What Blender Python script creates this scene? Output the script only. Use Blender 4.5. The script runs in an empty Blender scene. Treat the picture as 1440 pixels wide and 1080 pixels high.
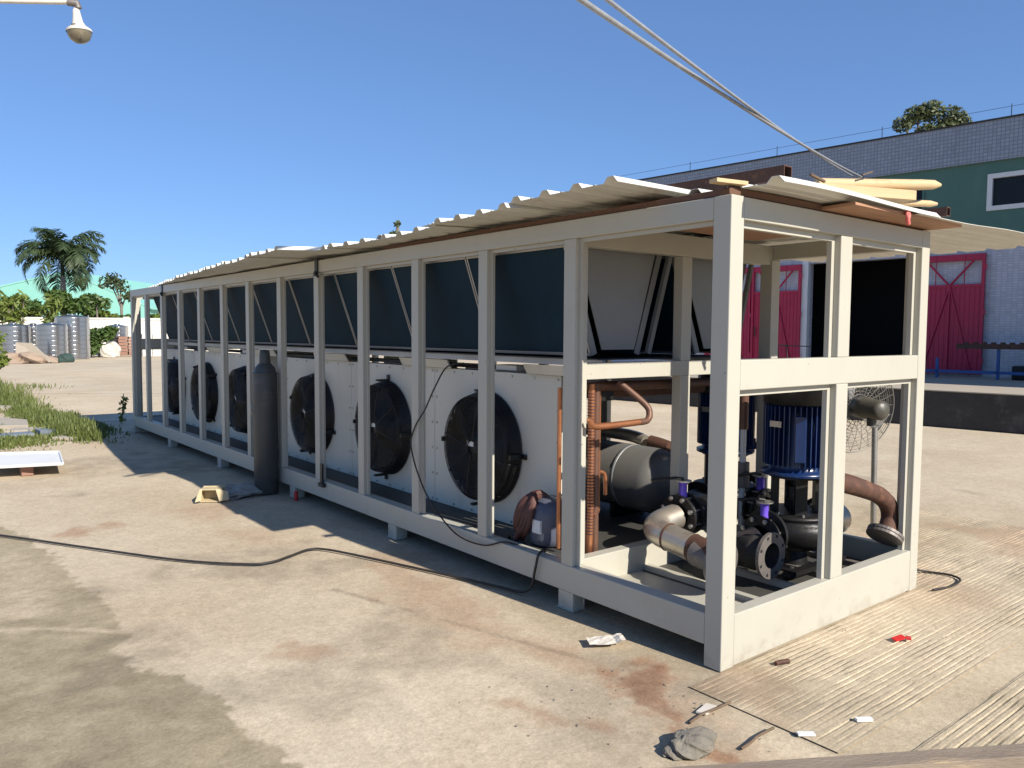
import bpy, bmesh, math, random
import numpy as np
from mathutils import Vector, Matrix

random.seed(7)
rng = np.random.default_rng(7)
S = bpy.context.scene
COL = S.collection
PI = math.pi

# ------------------------------------------------------------------ camera
CAM = Vector((-3.189, -2.3135, 1.677))
yaw, pitch, roll = 0.67454, -0.064418, 0.0061297
f = Vector((math.sin(yaw)*math.cos(pitch), math.cos(yaw)*math.cos(pitch), math.sin(pitch)))
r = Vector((math.cos(yaw), -math.sin(yaw), 0)); u = r.cross(f)
r2 = r*math.cos(roll)+u*math.sin(roll); u2 = -r*math.sin(roll)+u*math.cos(roll)
cd = bpy.data.cameras.new('camera'); cam = bpy.data.objects.new('camera', cd); COL.objects.link(cam)
cam.matrix_world = Matrix(((r2.x, u2.x, -f.x, CAM.x), (r2.y, u2.y, -f.y, CAM.y), (r2.z, u2.z, -f.z, CAM.z), (0, 0, 0, 1)))
cd.sensor_width = 36; cd.lens = 36*1102.6/1440; cd.clip_start = 0.05; cd.clip_end = 6000
S.camera = cam
# ------------------------------------------------------------------ sky + sun
L = Vector((-0.092, 1.0, -0.672)).normalized()          # direction the sunlight travels
elev = math.asin(-L.z); az = math.atan2(-L.x, -L.y)
w = bpy.data.worlds.new('World'); S.world = w; w.use_nodes = True
nt = w.node_tree; bg = nt.nodes['Background']
sky = nt.nodes.new('ShaderNodeTexSky'); sky.sky_type = 'NISHITA'; sky.sun_disc = False
sky.sun_elevation = elev; sky.sun_rotation = az % (2*PI); sky.air_density = 1.0; sky.dust_density = 0.05; sky.ozone_density = 6.0; sky.altitude = 1500
mxs = nt.nodes.new('ShaderNodeMix'); mxs.data_type = 'RGBA'; mxs.blend_type = 'MULTIPLY'; mxs.inputs[0].default_value = 1; mxs.inputs[7].default_value = (.96, 1.27, 1.74, 1)
gam = nt.nodes.new('ShaderNodeGamma'); gam.inputs[1].default_value = .6; nt.links.new(sky.outputs[0], gam.inputs[0]); nt.links.new(gam.outputs[0], mxs.inputs[6]); nt.links.new(mxs.outputs[2], bg.inputs[0]); bg.inputs[1].default_value = 0.098
sd = bpy.data.lights.new('sun', 'SUN'); sun = bpy.data.objects.new('sun', sd); COL.objects.link(sun)
sd.energy = 4.5; sd.angle = math.radians(0.53); sd.color = (1.0, 0.93, 0.82)
sun.rotation_euler = L.to_track_quat('-Z', 'Y').to_euler(); sun.location = (2, -12, 14)
S.view_settings.view_transform = 'Standard'; S.view_settings.look = 'None'
S.view_settings.exposure = 0.75; S.view_settings.gamma = 1; S.view_settings.use_curve_mapping = False
S.render.engine = 'CYCLES'
try:
    S.cycles.use_denoising = True; S.cycles.max_bounces = 8
except Exception: pass

# ------------------------------------------------------------------ materials
def _n(nt, t, **k):
    n = nt.nodes.new(t)
    for a, b in k.items(): setattr(n, a, b)
    return n
def mat(name, col, rough=0.6, metal=0.0, col2=None, nscale=4.0, amt=0.5, bump=0.0, bscale=40.0, spec=0.5, stretch=None, col3=None, n3=1.2, a3=0.5, coat=0.0, grime=None):
    m = bpy.data.materials.new(name); m.use_nodes = True; nt = m.node_tree
    b = nt.nodes['Principled BSDF']; b.inputs['Roughness'].default_value = rough; b.inputs['Metallic'].default_value = metal
    b.inputs['Specular IOR Level'].default_value = spec; b.inputs['Coat Weight'].default_value = coat
    tc = _n(nt, 'ShaderNodeTexCoord'); mp = _n(nt, 'ShaderNodeMapping'); nt.links.new(tc.outputs['Object'], mp.inputs[0])
    if stretch: mp.inputs['Scale'].default_value = stretch
    c = None
    if col2 is None: col2 = tuple(x*0.8 for x in col)
    nz = _n(nt, 'ShaderNodeTexNoise'); nz.inputs['Scale'].default_value = nscale; nz.inputs['Detail'].default_value = 7; nz.inputs['Roughness'].default_value = 0.65
    nt.links.new(mp.outputs[0], nz.inputs[0])
    rp = _n(nt, 'ShaderNodeValToRGB'); rp.color_ramp.elements[0].position = 0.5-amt*0.4; rp.color_ramp.elements[1].position = 0.5+amt*0.4
    rp.color_ramp.elements[0].color = (*col, 1); rp.color_ramp.elements[1].color = (*col2, 1)
    nt.links.new(nz.outputs['Fac'], rp.inputs[0]); c = rp.outputs[0]
    if col3:
        n3_ = _n(nt, 'ShaderNodeTexNoise'); n3_.inputs['Scale'].default_value = n3; n3_.inputs['Detail'].default_value = 8; n3_.inputs['Roughness'].default_value = 0.7
        nt.links.new(mp.outputs[0], n3_.inputs[0])
        r3 = _n(nt, 'ShaderNodeValToRGB'); r3.color_ramp.elements[0].position = 0.56; r3.color_ramp.elements[1].position = 0.72
        r3.color_ramp.elements[1].color = (a3, a3, a3, 1)
        nt.links.new(n3_.outputs['Fac'], r3.inputs[0])
        mx = _n(nt, 'ShaderNodeMix', data_type='RGBA'); nt.links.new(r3.outputs[0], mx.inputs[0]); nt.links.new(c, mx.inputs[6]); mx.inputs[7].default_value = (*col3, 1)
        c = mx.outputs[2]
    if grime:                       # mud splashed up from the ground, and small rust specks
        sx = _n(nt, 'ShaderNodeSeparateXYZ'); nt.links.new(tc.outputs['Object'], sx.inputs[0])
        gn = _n(nt, 'ShaderNodeTexNoise'); gn.inputs['Scale'].default_value = 9; gn.inputs['Detail'].default_value = 8; gn.inputs['Roughness'].default_value = .7; nt.links.new(tc.outputs['Object'], gn.inputs[0])
        mr = _n(nt, 'ShaderNodeMapRange'); mr.inputs[1].default_value = .02; mr.inputs[2].default_value = .20; mr.inputs[3].default_value = .20; mr.inputs[4].default_value = 0; nt.links.new(sx.outputs[2], mr.inputs[0])
        ad = _n(nt, 'ShaderNodeMath', operation='ADD'); nt.links.new(gn.outputs['Fac'], ad.inputs[0]); nt.links.new(mr.outputs[0], ad.inputs[1])
        rr = _n(nt, 'ShaderNodeValToRGB'); rr.color_ramp.elements[0].position = .64; rr.color_ramp.elements[1].position = .92; rr.color_ramp.elements[1].color = (.5, .5, .5, 1); nt.links.new(ad.outputs[0], rr.inputs[0])
        m1 = _n(nt, 'ShaderNodeMix', data_type='RGBA'); nt.links.new(rr.outputs[0], m1.inputs[0]); nt.links.new(c, m1.inputs[6]); m1.inputs[7].default_value = (*grime, 1); c = m1.outputs[2]
        g2 = _n(nt, 'ShaderNodeTexNoise'); g2.inputs['Scale'].default_value = 34; g2.inputs['Detail'].default_value = 3; nt.links.new(tc.outputs['Object'], g2.inputs[0])
        r2_ = _n(nt, 'ShaderNodeValToRGB'); r2_.color_ramp.elements[0].position = .735; r2_.color_ramp.elements[1].position = .78; nt.links.new(g2.outputs['Fac'], r2_.inputs[0])
        m2 = _n(nt, 'ShaderNodeMix', data_type='RGBA'); nt.links.new(r2_.outputs[0], m2.inputs[0]); nt.links.new(c, m2.inputs[6]); m2.inputs[7].default_value = (.16, .075, .035, 1); c = m2.outputs[2]
    nt.links.new(c, b.inputs['Base Color'])
    if bump:
        bn = _n(nt, 'ShaderNodeTexNoise'); bn.inputs['Scale'].default_value = bscale; bn.inputs['Detail'].default_value = 5
        nt.links.new(mp.outputs[0], bn.inputs[0])
        bp_ = _n(nt, 'ShaderNodeBump'); bp_.inputs['Strength'].default_value = bump; bp_.inputs['Distance'].default_value = 0.01
        nt.links.new(bn.outputs['Fac'], bp_.inputs['Height']); nt.links.new(bp_.outputs[0], b.inputs['Normal'])
    m['bsdf'] = 1
    return m
def leafmat(name, a, b_, c_=None, nscale=0.8):
    m = mat(name, a, 0.55, 0, b_, nscale, 0.9, col3=c_, n3=nscale*2.5, a3=0.6)
    nt = m.node_tree; b = nt.nodes['Principled BSDF']; out = [n for n in nt.nodes if n.type == 'OUTPUT_MATERIAL'][0]
    src = b.inputs['Base Color'].links[0].from_socket
    tr = _n(nt, 'ShaderNodeBsdfTranslucent'); mx = _n(nt, 'ShaderNodeMixShader'); mx.inputs[0].default_value = 0.3
    nt.links.new(src, tr.inputs[0]); nt.links.new(b.outputs[0], mx.inputs[1]); nt.links.new(tr.outputs[0], mx.inputs[2]); nt.links.new(mx.outputs[0], out.inputs[0])
    return m

M = {}
M['paint'] = mat('cream_paint', (.445, .428, .362), 0.45, 0, (.405, .388, .325), 2.5, .9, bump=.04, bscale=18, col3=(.36, .33, .26), n3=3.2, a3=.4, grime=(.24, .19, .135))
M['panel'] = mat('panel_sheet', (.68, .655, .56), 0.5, 0, (.62, .59, .50), 1.5, .9, bump=.05, bscale=5, col3=(.36, .33, .28), n3=2.5, a3=.5, grime=(.20, .17, .13), stretch=(1, 1, .35))
M['sheet'] = mat('roof_sheet', (.66, .655, .60), 0.42, 0, (.56, .545, .48), 3, .8, col3=(.36, .30, .22), n3=4, a3=.45)
M['coil'] = mat('coil_fins', (.009, .034, .058), 0.6, 0.0, (.005, .019, .034), 5, .8, bump=.3, bscale=300, stretch=(1, 1, 0.05), spec=.12)
M['alu'] = mat('aluminium', (.42, .42, .42), 0.4, .5, (.33, .33, .33))
M['steel'] = mat('zinc_steel', (.5, .5, .48), 0.35, .9, (.38, .37, .35), 12)
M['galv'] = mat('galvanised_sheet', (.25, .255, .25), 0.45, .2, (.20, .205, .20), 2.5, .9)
M['black'] = mat('black_paint', (.012, .012, .013), 0.42, 0, (.02, .02, .02), 10, spec=.5)
M['blackm'] = mat('black_cast_iron', (.008, .008, .009), 0.42, 0, (.016, .015, .014), 8, bump=.2, bscale=60, spec=.35)
M['rubber'] = mat('black_rubber', (.012, .012, .012), 0.75, 0, (.03, .027, .025), 14, bump=.2, bscale=40)
M['blue'] = mat('blue_motor_paint', (.004, .018, .075), 0.28, 0, (.005, .024, .10), 8, spec=.6)
M['purple'] = mat('purple_plastic', (.16, .09, .62), 0.4)
M['copper'] = mat('copper', (.62, .27, .13), 0.38, .75, (.30, .12, .06), 9, .9)
M['brown_pipe'] = mat('brown_pipe', (.17, .08, .05), 0.5, .2, (.09, .05, .035), 9, .9)
M['inox'] = mat('stainless', (.60, .55, .47), 0.38, .75, (.45, .39, .31), 5, .9, col3=(.30, .22, .15), n3=6, a3=.7, stretch=(1, 1, 1))
M['rust'] = mat('rusty_steel', (.12, .05, .03), 0.75, .1, (.05, .028, .02), 12, .9, bump=.3, bscale=50, col3=(.26, .12, .06), n3=9, a3=.7)
M['flange'] = mat('flange_steel', (.23, .20, .18), 0.55, .4, (.12, .11, .10), 14, .9, bump=.2, bscale=60)
M['pine'] = mat('pine', (.60, .45, .26), 0.7, 0, (.48, .33, .17), 3, .9, bump=.25, bscale=30, stretch=(.8, 9, 9), col3=(.33, .19, .08), n3=2, a3=.5)
M['ply'] = mat('plywood', (.42, .24, .14), 0.75, 0, (.33, .17, .10), 2, .9, bump=.2, bscale=25, stretch=(1, 6, 6), col3=(.20, .09, .06), n3=2.5, a3=.6)
M['batten'] = mat('old_batten', (.16, .08, .045), 0.85, 0, (.09, .045, .03), 4, .9, bump=.3, bscale=30, stretch=(6, .8, 6))
M['oldwood'] = mat('weathered_wood', (.30, .24, .18), 0.85, 0, (.16, .12, .09), 2.5, .9, bump=.5, bscale=22, stretch=(1.2, 9, 9), col3=(.44, .33, .20), n3=2, a3=.8)
M['cyl'] = mat('grey_cylinder_paint', (.065, .068, .068), 0.5, 0, (.045, .048, .048), 6, .8, bump=.05, bscale=20, col3=(.16, .14, .11), n3=5, a3=.5)
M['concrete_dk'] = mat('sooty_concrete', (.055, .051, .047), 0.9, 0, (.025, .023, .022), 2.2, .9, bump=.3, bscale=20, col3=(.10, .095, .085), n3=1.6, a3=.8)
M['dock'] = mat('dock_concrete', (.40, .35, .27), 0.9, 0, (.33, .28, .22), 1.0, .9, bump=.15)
M['red'] = mat('red_gate_paint', (.46, .012, .062), 0.45, 0, (.37, .010, .050), 3, .9)
M['green'] = mat('green_render', (.090, .185, .150), 0.85, 0, (.068, .150, .122), .7, .9, bump=.1, col3=(.12, .19, .17), n3=1.5, a3=.5, stretch=(1, 1, .3))
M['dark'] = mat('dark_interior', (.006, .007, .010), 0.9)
M['glass'] = mat('dark_glass', (.008, .010, .013), 0.25, 0, (.010, .012, .015), spec=.25)
M['white'] = mat('white_paint', (.72, .72, .70), 0.5, 0, (.66, .66, .64))
M['bluesteel'] = mat('blue_steel', (.03, .10, .30), 0.5, 0, (.025, .08, .22))
M['wallw'] = mat('white_render', (.74, .72, .66), 0.9, 0, (.64, .61, .54), .5, .9, col3=(.42, .38, .32), n3=.9, a3=.5)
M['plaster_bag'] = mat('white_sack', (.58, .56, .50), .8, 0, (.45, .43, .38), 2, .9)
M['teal'] = mat('teal_cladding', (.22, .50, .42), 0.6, 0, (.26, .55, .47), .3, .8)
M['tank'] = mat('tank_stainless', (.46, .46, .46), 0.24, .95, (.40, .40, .40), 3, .9)
M['brickw'] = mat('brick_brown', (.30, .17, .12), 0.9, 0, (.22, .12, .09), 3, .9)
M['grey_tile'] = mat('grey_tile', (.22, .25, .28), 0.5, 0, (.16, .18, .20), 5)
M['slab'] = mat('broken_slab', (.42, .37, .30), 0.9, 0, (.32, .28, .22), 5, .9, bump=.4)
M['soil'] = mat('dry_soil', (.36, .27, .20), 0.95, 0, (.25, .18, .13), 4, .9, bump=.6, bscale=25)
M['stone'] = mat('rough_stone', (.24, .215, .175), 0.95, 0, (.11, .10, .08), 14, .9, bump=.9, bscale=35)
M['fanmotor'] = mat('fan_motor_paint', (.075, .07, .055), .45, 0, (.05, .047, .04), 8)
M['paper'] = mat('white_paper', (.62, .58, .52), 0.8, 0, (.5, .45, .38), 6, .9)
M['carton'] = mat('yellow_carton', (.55, .46, .29), 0.8, 0, (.44, .35, .20), 6, .9)
M['plaster'] = mat('grey_plaster_dust', (.34, .33, .29), 0.95, 0, (.24, .22, .19), 9, .9, bump=.6, bscale=30)
M['redp'] = mat('red_plastic', (.55, .02, .02), 0.4)
M['twig'] = mat('twig', (.16, .11, .07), 0.9, 0, (.09, .06, .04), 15)
M['cable'] = mat('cable_sheath', (.015, .014, .013), 0.6, 0, (.03, .025, .02), 12)
M['aerial'] = mat('aerial_cable', (.33, .34, .35), 0.5, .2, (.24, .24, .25), 6)
M['comp'] = mat('compressor_paint', (.10, .11, .15), 0.4, 0, (.07, .075, .10), 8)
M['brownrub'] = mat('brown_hose', (.10, .035, .025), 0.6, 0, (.05, .02, .018), 12)
M['trunk'] = mat('bark', (.22, .19, .15), 0.9, 0, (.13, .11, .09), 5, .9, bump=.5, bscale=15)
M['palmtrunk'] = mat('palm_trunk', (.34, .31, .27), 0.9, 0, (.25, .22, .19), 3, .9, stretch=(1, 1, 6))
M['leaf_palm'] = leafmat('palm_leaf', (.036, .068, .028), (.07, .10, .036), (.13, .12, .05), .9)
M['leaf_a'] = leafmat('leaf_dark', (.05, .10, .022), (.10, .155, .032), (.19, .22, .045), .7)
M['leaf_b'] = leafmat('leaf_yellowgreen', (.11, .17, .03), (.19, .23, .045), (.27, .26, .08), .9)
M['leaf_c'] = leafmat('leaf_olive', (.05, .075, .025), (.085, .10, .04), (.13, .12, .06), .5)
M['leaf_d'] = leafmat('leaf_greygreen', (.085, .11, .05), (.13, .15, .06), (.19, .19, .08), .8)
M['grass'] = leafmat('grass', (.10, .145, .032), (.18, .20, .055), (.32, .27, .13), 1.6)
M['lampw'] = mat('lamp_enamel', (.66, .63, .55), 0.4, 0, (.55, .5, .42), 8)
M['lampg'] = mat('lamp_glass', (.20, .17, .11), 0.15, 0, (.12, .10, .07), 9, spec=.8)
M['floor'] = mat('floor_plate_paint', (.045, .045, .043), 0.6, 0, (.07, .065, .055), 4, .9, bump=.15)

def tilemat(name, col, grout, scale, bw=.5, rh=.5, ms=.05):
    """small ceramic mosaic too far away to pick the pieces apart"""
    m = mat(name, col, .35, 0, tuple(x*.82 for x in col), .8, .9, col3=tuple(x*.5 for x in col), n3=1.6, a3=.45, stretch=(1, 1, .22))
    nt = m.node_tree; b = nt.nodes['Principled BSDF']; src = b.inputs['Base Color'].links[0].from_socket
    uv = _n(nt, 'ShaderNodeUVMap'); br = _n(nt, 'ShaderNodeTexBrick'); br.offset = 0
    br.inputs['Scale'].default_value = scale; br.inputs['Mortar Size'].default_value = ms; br.inputs['Brick Width'].default_value = bw; br.inputs['Row Height'].default_value = rh
    br.inputs['Color1'].default_value = (1, 1, 1, 1); br.inputs['Color2'].default_value = (.8, .8, .8, 1); br.inputs['Mortar'].default_value = (*grout, 1)
    nt.links.new(uv.outputs[0], br.inputs[0])
    mx = _n(nt, 'ShaderNodeMix', data_type='RGBA', blend_type='MULTIPLY'); mx.inputs[0].default_value = 1
    nt.links.new(src, mx.inputs[6]); nt.links.new(br.outputs[0], mx.inputs[7]); nt.links.new(mx.outputs[2], b.inputs['Base Color'])
    return m
M['tilegrey'] = tilemat('grey_mosaic', (.35, .38, .43), (.58, .58, .60), 1.0, .09, .09, .010)
M['tilewhite'] = tilemat('white_mosaic', (.62, .61, .64), (.72, .70, .72), 1.0, .12, .06, .008)

# ------------------------------------------------------------------ mesh helpers
class MB:
    def __init__(s): s.v = []; s.f = []; s.sm = []; s.mi = []; s.cm = 0
    def add(s, vs, fs, smooth=False):
        o = len(s.v); s.v += [tuple(v) for v in vs]; s.f += [tuple(i+o for i in f_) for f_ in fs]; s.sm += [smooth]*len(fs); s.mi += [s.cm]*len(fs); return s
    def box(s, a, b):
        (x0, y0, z0), (x1, y1, z1) = a, b
        return s.add([(x0, y0, z0), (x1, y0, z0), (x1, y1, z0), (x0, y1, z0), (x0, y0, z1), (x1, y0, z1), (x1, y1, z1), (x0, y1, z1)],
                     [(0, 3, 2, 1), (4, 5, 6, 7), (0, 1, 5, 4), (1, 2, 6, 5), (2, 3, 7, 6), (3, 0, 4, 7)])
    def obox(s, c, ex, ey, ez):
        c, ex, ey, ez = map(Vector, (c, ex, ey, ez)); P = [c+ex*i+ey*j+ez*k for k in (-1, 1) for (i, j) in ((-1, -1), (1, -1), (1, 1), (-1, 1))]
        return s.add(P, [(0, 3, 2, 1), (4, 5, 6, 7), (0, 1, 5, 4), (1, 2, 6, 5), (2, 3, 7, 6), (3, 0, 4, 7)])
    def prism(s, poly, d):
        """poly: list of 3d points (planar), extruded by vector d"""
        n = len(poly); d = Vector(d); P = [Vector(p) for p in poly]; Q = [p+d for p in P]
        return s.add(P+Q, [tuple(range(n-1, -1, -1)), tuple(range(n, 2*n))]+[(i, (i+1) % n, n+(i+1) % n, n+i) for i in range(n)])
    def ring(s, c, ax, prof, seg=24, smooth=True, start=0, sweep=2*PI):
        """lathe: prof = [(radius, height along ax)]"""
        c = Vector(c); ax = Vector(ax).normalized(); t = Vector((0, 0, 1)) if abs(ax.z) < .9 else Vector((1, 0, 0))
        e1 = ax.cross(t).normalized(); e2 = ax.cross(e1); vs = []; fs = []
        full = sweep > 6.28; ns = seg if full else seg+1
        for (rad, h) in prof:
            for k in range(ns):
                a = start+sweep*k/seg; vs.append(c+ax*h+(e1*math.cos(a)+e2*math.sin(a))*rad)
        for i in range(len(prof)-1):
            for k in range(seg):
                k2 = (k+1) % ns; fs.append((i*ns+k, i*ns+k2, (i+1)*ns+k2, (i+1)*ns+k))
        return s.add(vs, fs, smooth)
    def cyl(s, a, b, rad, seg=16, r2=None, cap=True, smooth=True):
        a, b = Vector(a), Vector(b); d = b-a; h = d.length; r2 = rad if r2 is None else r2
        s.ring(a, d, [(rad, 0), (r2, h)], seg, smooth)
        if cap: s.ring(a, d, [(0.0001, 0), (rad, 0)], seg, False); s.ring(a, d, [(r2, h), (0.0001, h)], seg, False)
        return s
    def tube(s, pts, rad, seg=8, smooth=True, cap=True, rads=None):
        P = [Vector(p) for p in pts]; n = len(P); vs = []; fs = []; prev = None
        for i in range(n):
            t = (P[min(i+1, n-1)]-P[max(i-1, 0)]).normalized()
            if prev is None:
                e = Vector((0, 0, 1)) if abs(t.z) < .9 else Vector((1, 0, 0)); e1 = t.cross(e).normalized()
            else: e1 = (prev-t*prev.dot(t)).normalized()
            prev = e1; e2 = t.cross(e1); rr = rads[i] if rads else rad
            for k in range(seg):
                a = 2*PI*k/seg; vs.append(P[i]+(e1*math.cos(a)+e2*math.sin(a))*rr)
        for i in range(n-1):
            for k in range(seg): fs.append((i*seg+k, i*seg+(k+1) % seg, (i+1)*seg+(k+1) % seg, (i+1)*seg+k))
        s.add(vs, fs, smooth)
        if cap: s.add(vs[:seg], [tuple(range(seg-1, -1, -1))]); s.add(vs[-seg:], [tuple(range(seg))])
        return s
    def mesh(s, name, mats):
        me = bpy.data.meshes.new(name); me.from_pydata([tuple(v) for v in s.v], [], s.f); me.update()
        for m in (mats if isinstance(mats, (list, tuple)) else [mats]): me.materials.append(m)
        me.polygons.foreach_set('use_smooth', s.sm); me.polygons.foreach_set('material_index', s.mi); me.update()
        return me
def obj(name, mb, m, parent=None, loc=None, bevel=0, weld=False):
    me = mb.mesh(name, m) if isinstance(mb, MB) else mb
    o = bpy.data.objects.new(name, me); COL.objects.link(o)
    if parent: o.parent = parent
    if loc: o.location = loc
    if bevel:
        bv = o.modifiers.new('bevel', 'BEVEL'); bv.width = bevel; bv.segments = 2; bv.limit_method = 'ANGLE'
    return o
def tag(o, label=None, cat=None, group=None, kind=None):
    if label: o['label'] = label
    if cat: o['category'] = cat
    if group: o['group'] = group
    if kind: o['kind'] = kind
    return o
def empty(name, loc, label, cat, group=None):
    o = bpy.data.objects.new(name, None); COL.objects.link(o); o.location = loc; o.empty_display_size = .2
    return tag(o, label, cat, group)
def cp(o, parent=None, loc=None):
    c = o.copy(); COL.objects.link(c); c.parent = parent if parent else o.parent
    if loc is not None: c.location = loc
    return c
def cp_tree(o, parent=None, loc=None):
    c = cp(o, parent, loc)
    for ch in list(o.children): cp_tree(ch, c)
    return c
def spline(pts, n=8):
    P = [Vector(p) for p in pts]; out = []
    for i in range(len(P)-1):
        a, b, c, d = P[max(i-1, 0)], P[i], P[i+1], P[min(i+2, len(P)-1)]
        for k in range(n):
            t = k/n; out.append(.5*((2*b)+(c-a)*t+(2*a-5*b+4*c-d)*t*t+(-a+3*b-3*c+d)*t*t*t))
    out.append(P[-1]); return out
# value noise
_H = rng.random((256, 256))
def vnoise(x, y):
    xi = np.floor(x).astype(int); yi = np.floor(y).astype(int); fx = x-xi; fy = y-yi
    fx = fx*fx*(3-2*fx); fy = fy*fy*(3-2*fy)
    h = lambda a, b: _H[a % 256, b % 256]
    return (h(xi, yi)*(1-fx)+h(xi+1, yi)*fx)*(1-fy)+(h(xi, yi+1)*(1-fx)+h(xi+1, yi+1)*fx)*fy
def fbm(x, y, o=5):
    s = 0; a = .5
    for i in range(o): s = s+a*vnoise(x*2**i+17*i, y*2**i+31*i); a *= .5
    return s
def sstep(a, b, x):
    t = np.clip((x-a)/(b-a), 0, 1); return t*t*(3-2*t)

# ================================================================== GROUND
def ground_mat():
    m = bpy.data.materials.new('yard_concrete'); m.use_nodes = True; nt = m.node_tree; b = nt.nodes['Principled BSDF']; b.inputs['Roughness'].default_value = .92
    b.inputs['Specular IOR Level'].default_value = .2
    tc = _n(nt, 'ShaderNodeNewGeometry')
    def noise(sc, det=8, ro=.65, dist=0):
        n = _n(nt, 'ShaderNodeTexNoise'); n.inputs['Scale'].default_value = sc; n.inputs['Detail'].default_value = det; n.inputs['Roughness'].default_value = ro; n.inputs['Distortion'].default_value = dist
        nt.links.new(tc.outputs['Position'], n.inputs[0]); return n.outputs['Fac']
    def ramp(s_, p0, c0, p1, c1):
        rp = _n(nt, 'ShaderNodeValToRGB'); e = rp.color_ramp.elements; e[0].position = p0; e[0].color = (*c0, 1); e[1].position = p1; e[1].color = (*c1, 1); nt.links.new(s_, rp.inputs[0]); return rp.outputs[0]
    def mix(fac, a, b_, bl='MIX'):
        x = _n(nt, 'ShaderNodeMix', data_type='RGBA', blend_type=bl)
        for i, vv in ((0, fac), (6, a), (7, b_)):
            if hasattr(vv, 'links') or hasattr(vv, 'is_linked'): nt.links.new(vv, x.inputs[i])
            elif i == 0: x.inputs[0].default_value = vv
            else: x.inputs[i].default_value = (*vv, 1)
        return x.outputs[2]
    base = ramp(noise(.55, 9, .6), .33, (.50, .41, .295), .67, (.60, .52, .395))
    big = ramp(noise(.09, 4, .5), .4, (.94, .94, .94), .62, (1.05, 1.04, 1.02))
    base = mix(1.0, base, big, 'MULTIPLY')
    fine = ramp(noise(22, 6, .7), .3, (.80, .79, .77), .7, (1.12, 1.12, 1.12))
    base = mix(.75, base, fine, 'MULTIPLY')
    speck = ramp(noise(160, 2, .5), .60, (1, 1, 1), .72, (.62, .58, .54))
    base = mix(.55, base, speck, 'MULTIPLY')
    mott = ramp(noise(6.5, 10, .75, .6), .34, (.86, .85, .83), .62, (1.06, 1.05, 1.04)); base = mix(.8, base, mott, 'MULTIPLY')
    grit = ramp(noise(70, 4, .8), .36, (.80, .79, .77), .62, (1.10, 1.10, 1.10))
    at = _n(nt, 'ShaderNodeAttribute'); at.attribute_name = 'stain'; sp = _n(nt, 'ShaderNodeSeparateColor'); nt.links.new(at.outputs['Color'], sp.inputs[0])
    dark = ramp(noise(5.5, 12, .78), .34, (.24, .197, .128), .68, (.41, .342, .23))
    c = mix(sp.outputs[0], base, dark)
    rust = ramp(noise(6, 9, .75), .35, (.25, .13, .075), .68, (.42, .27, .17))
    c = mix(sp.outputs[1], c, rust)
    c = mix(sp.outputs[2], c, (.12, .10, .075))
    c = mix(.8, c, grit, 'MULTIPLY')
    nt.links.new(c, b.inputs['Base Color'])
    bp_ = _n(nt, 'ShaderNodeBump'); bp_.inputs['Strength'].default_value = .35; bp_.inputs['Distance'].default_value = .012
    nt.links.new(noise(35, 8, .75), bp_.inputs['Height']); nt.links.new(bp_.outputs[0], b.inputs['Normal'])
    return m
GM = ground_mat(); M['ground'] = GM

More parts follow.
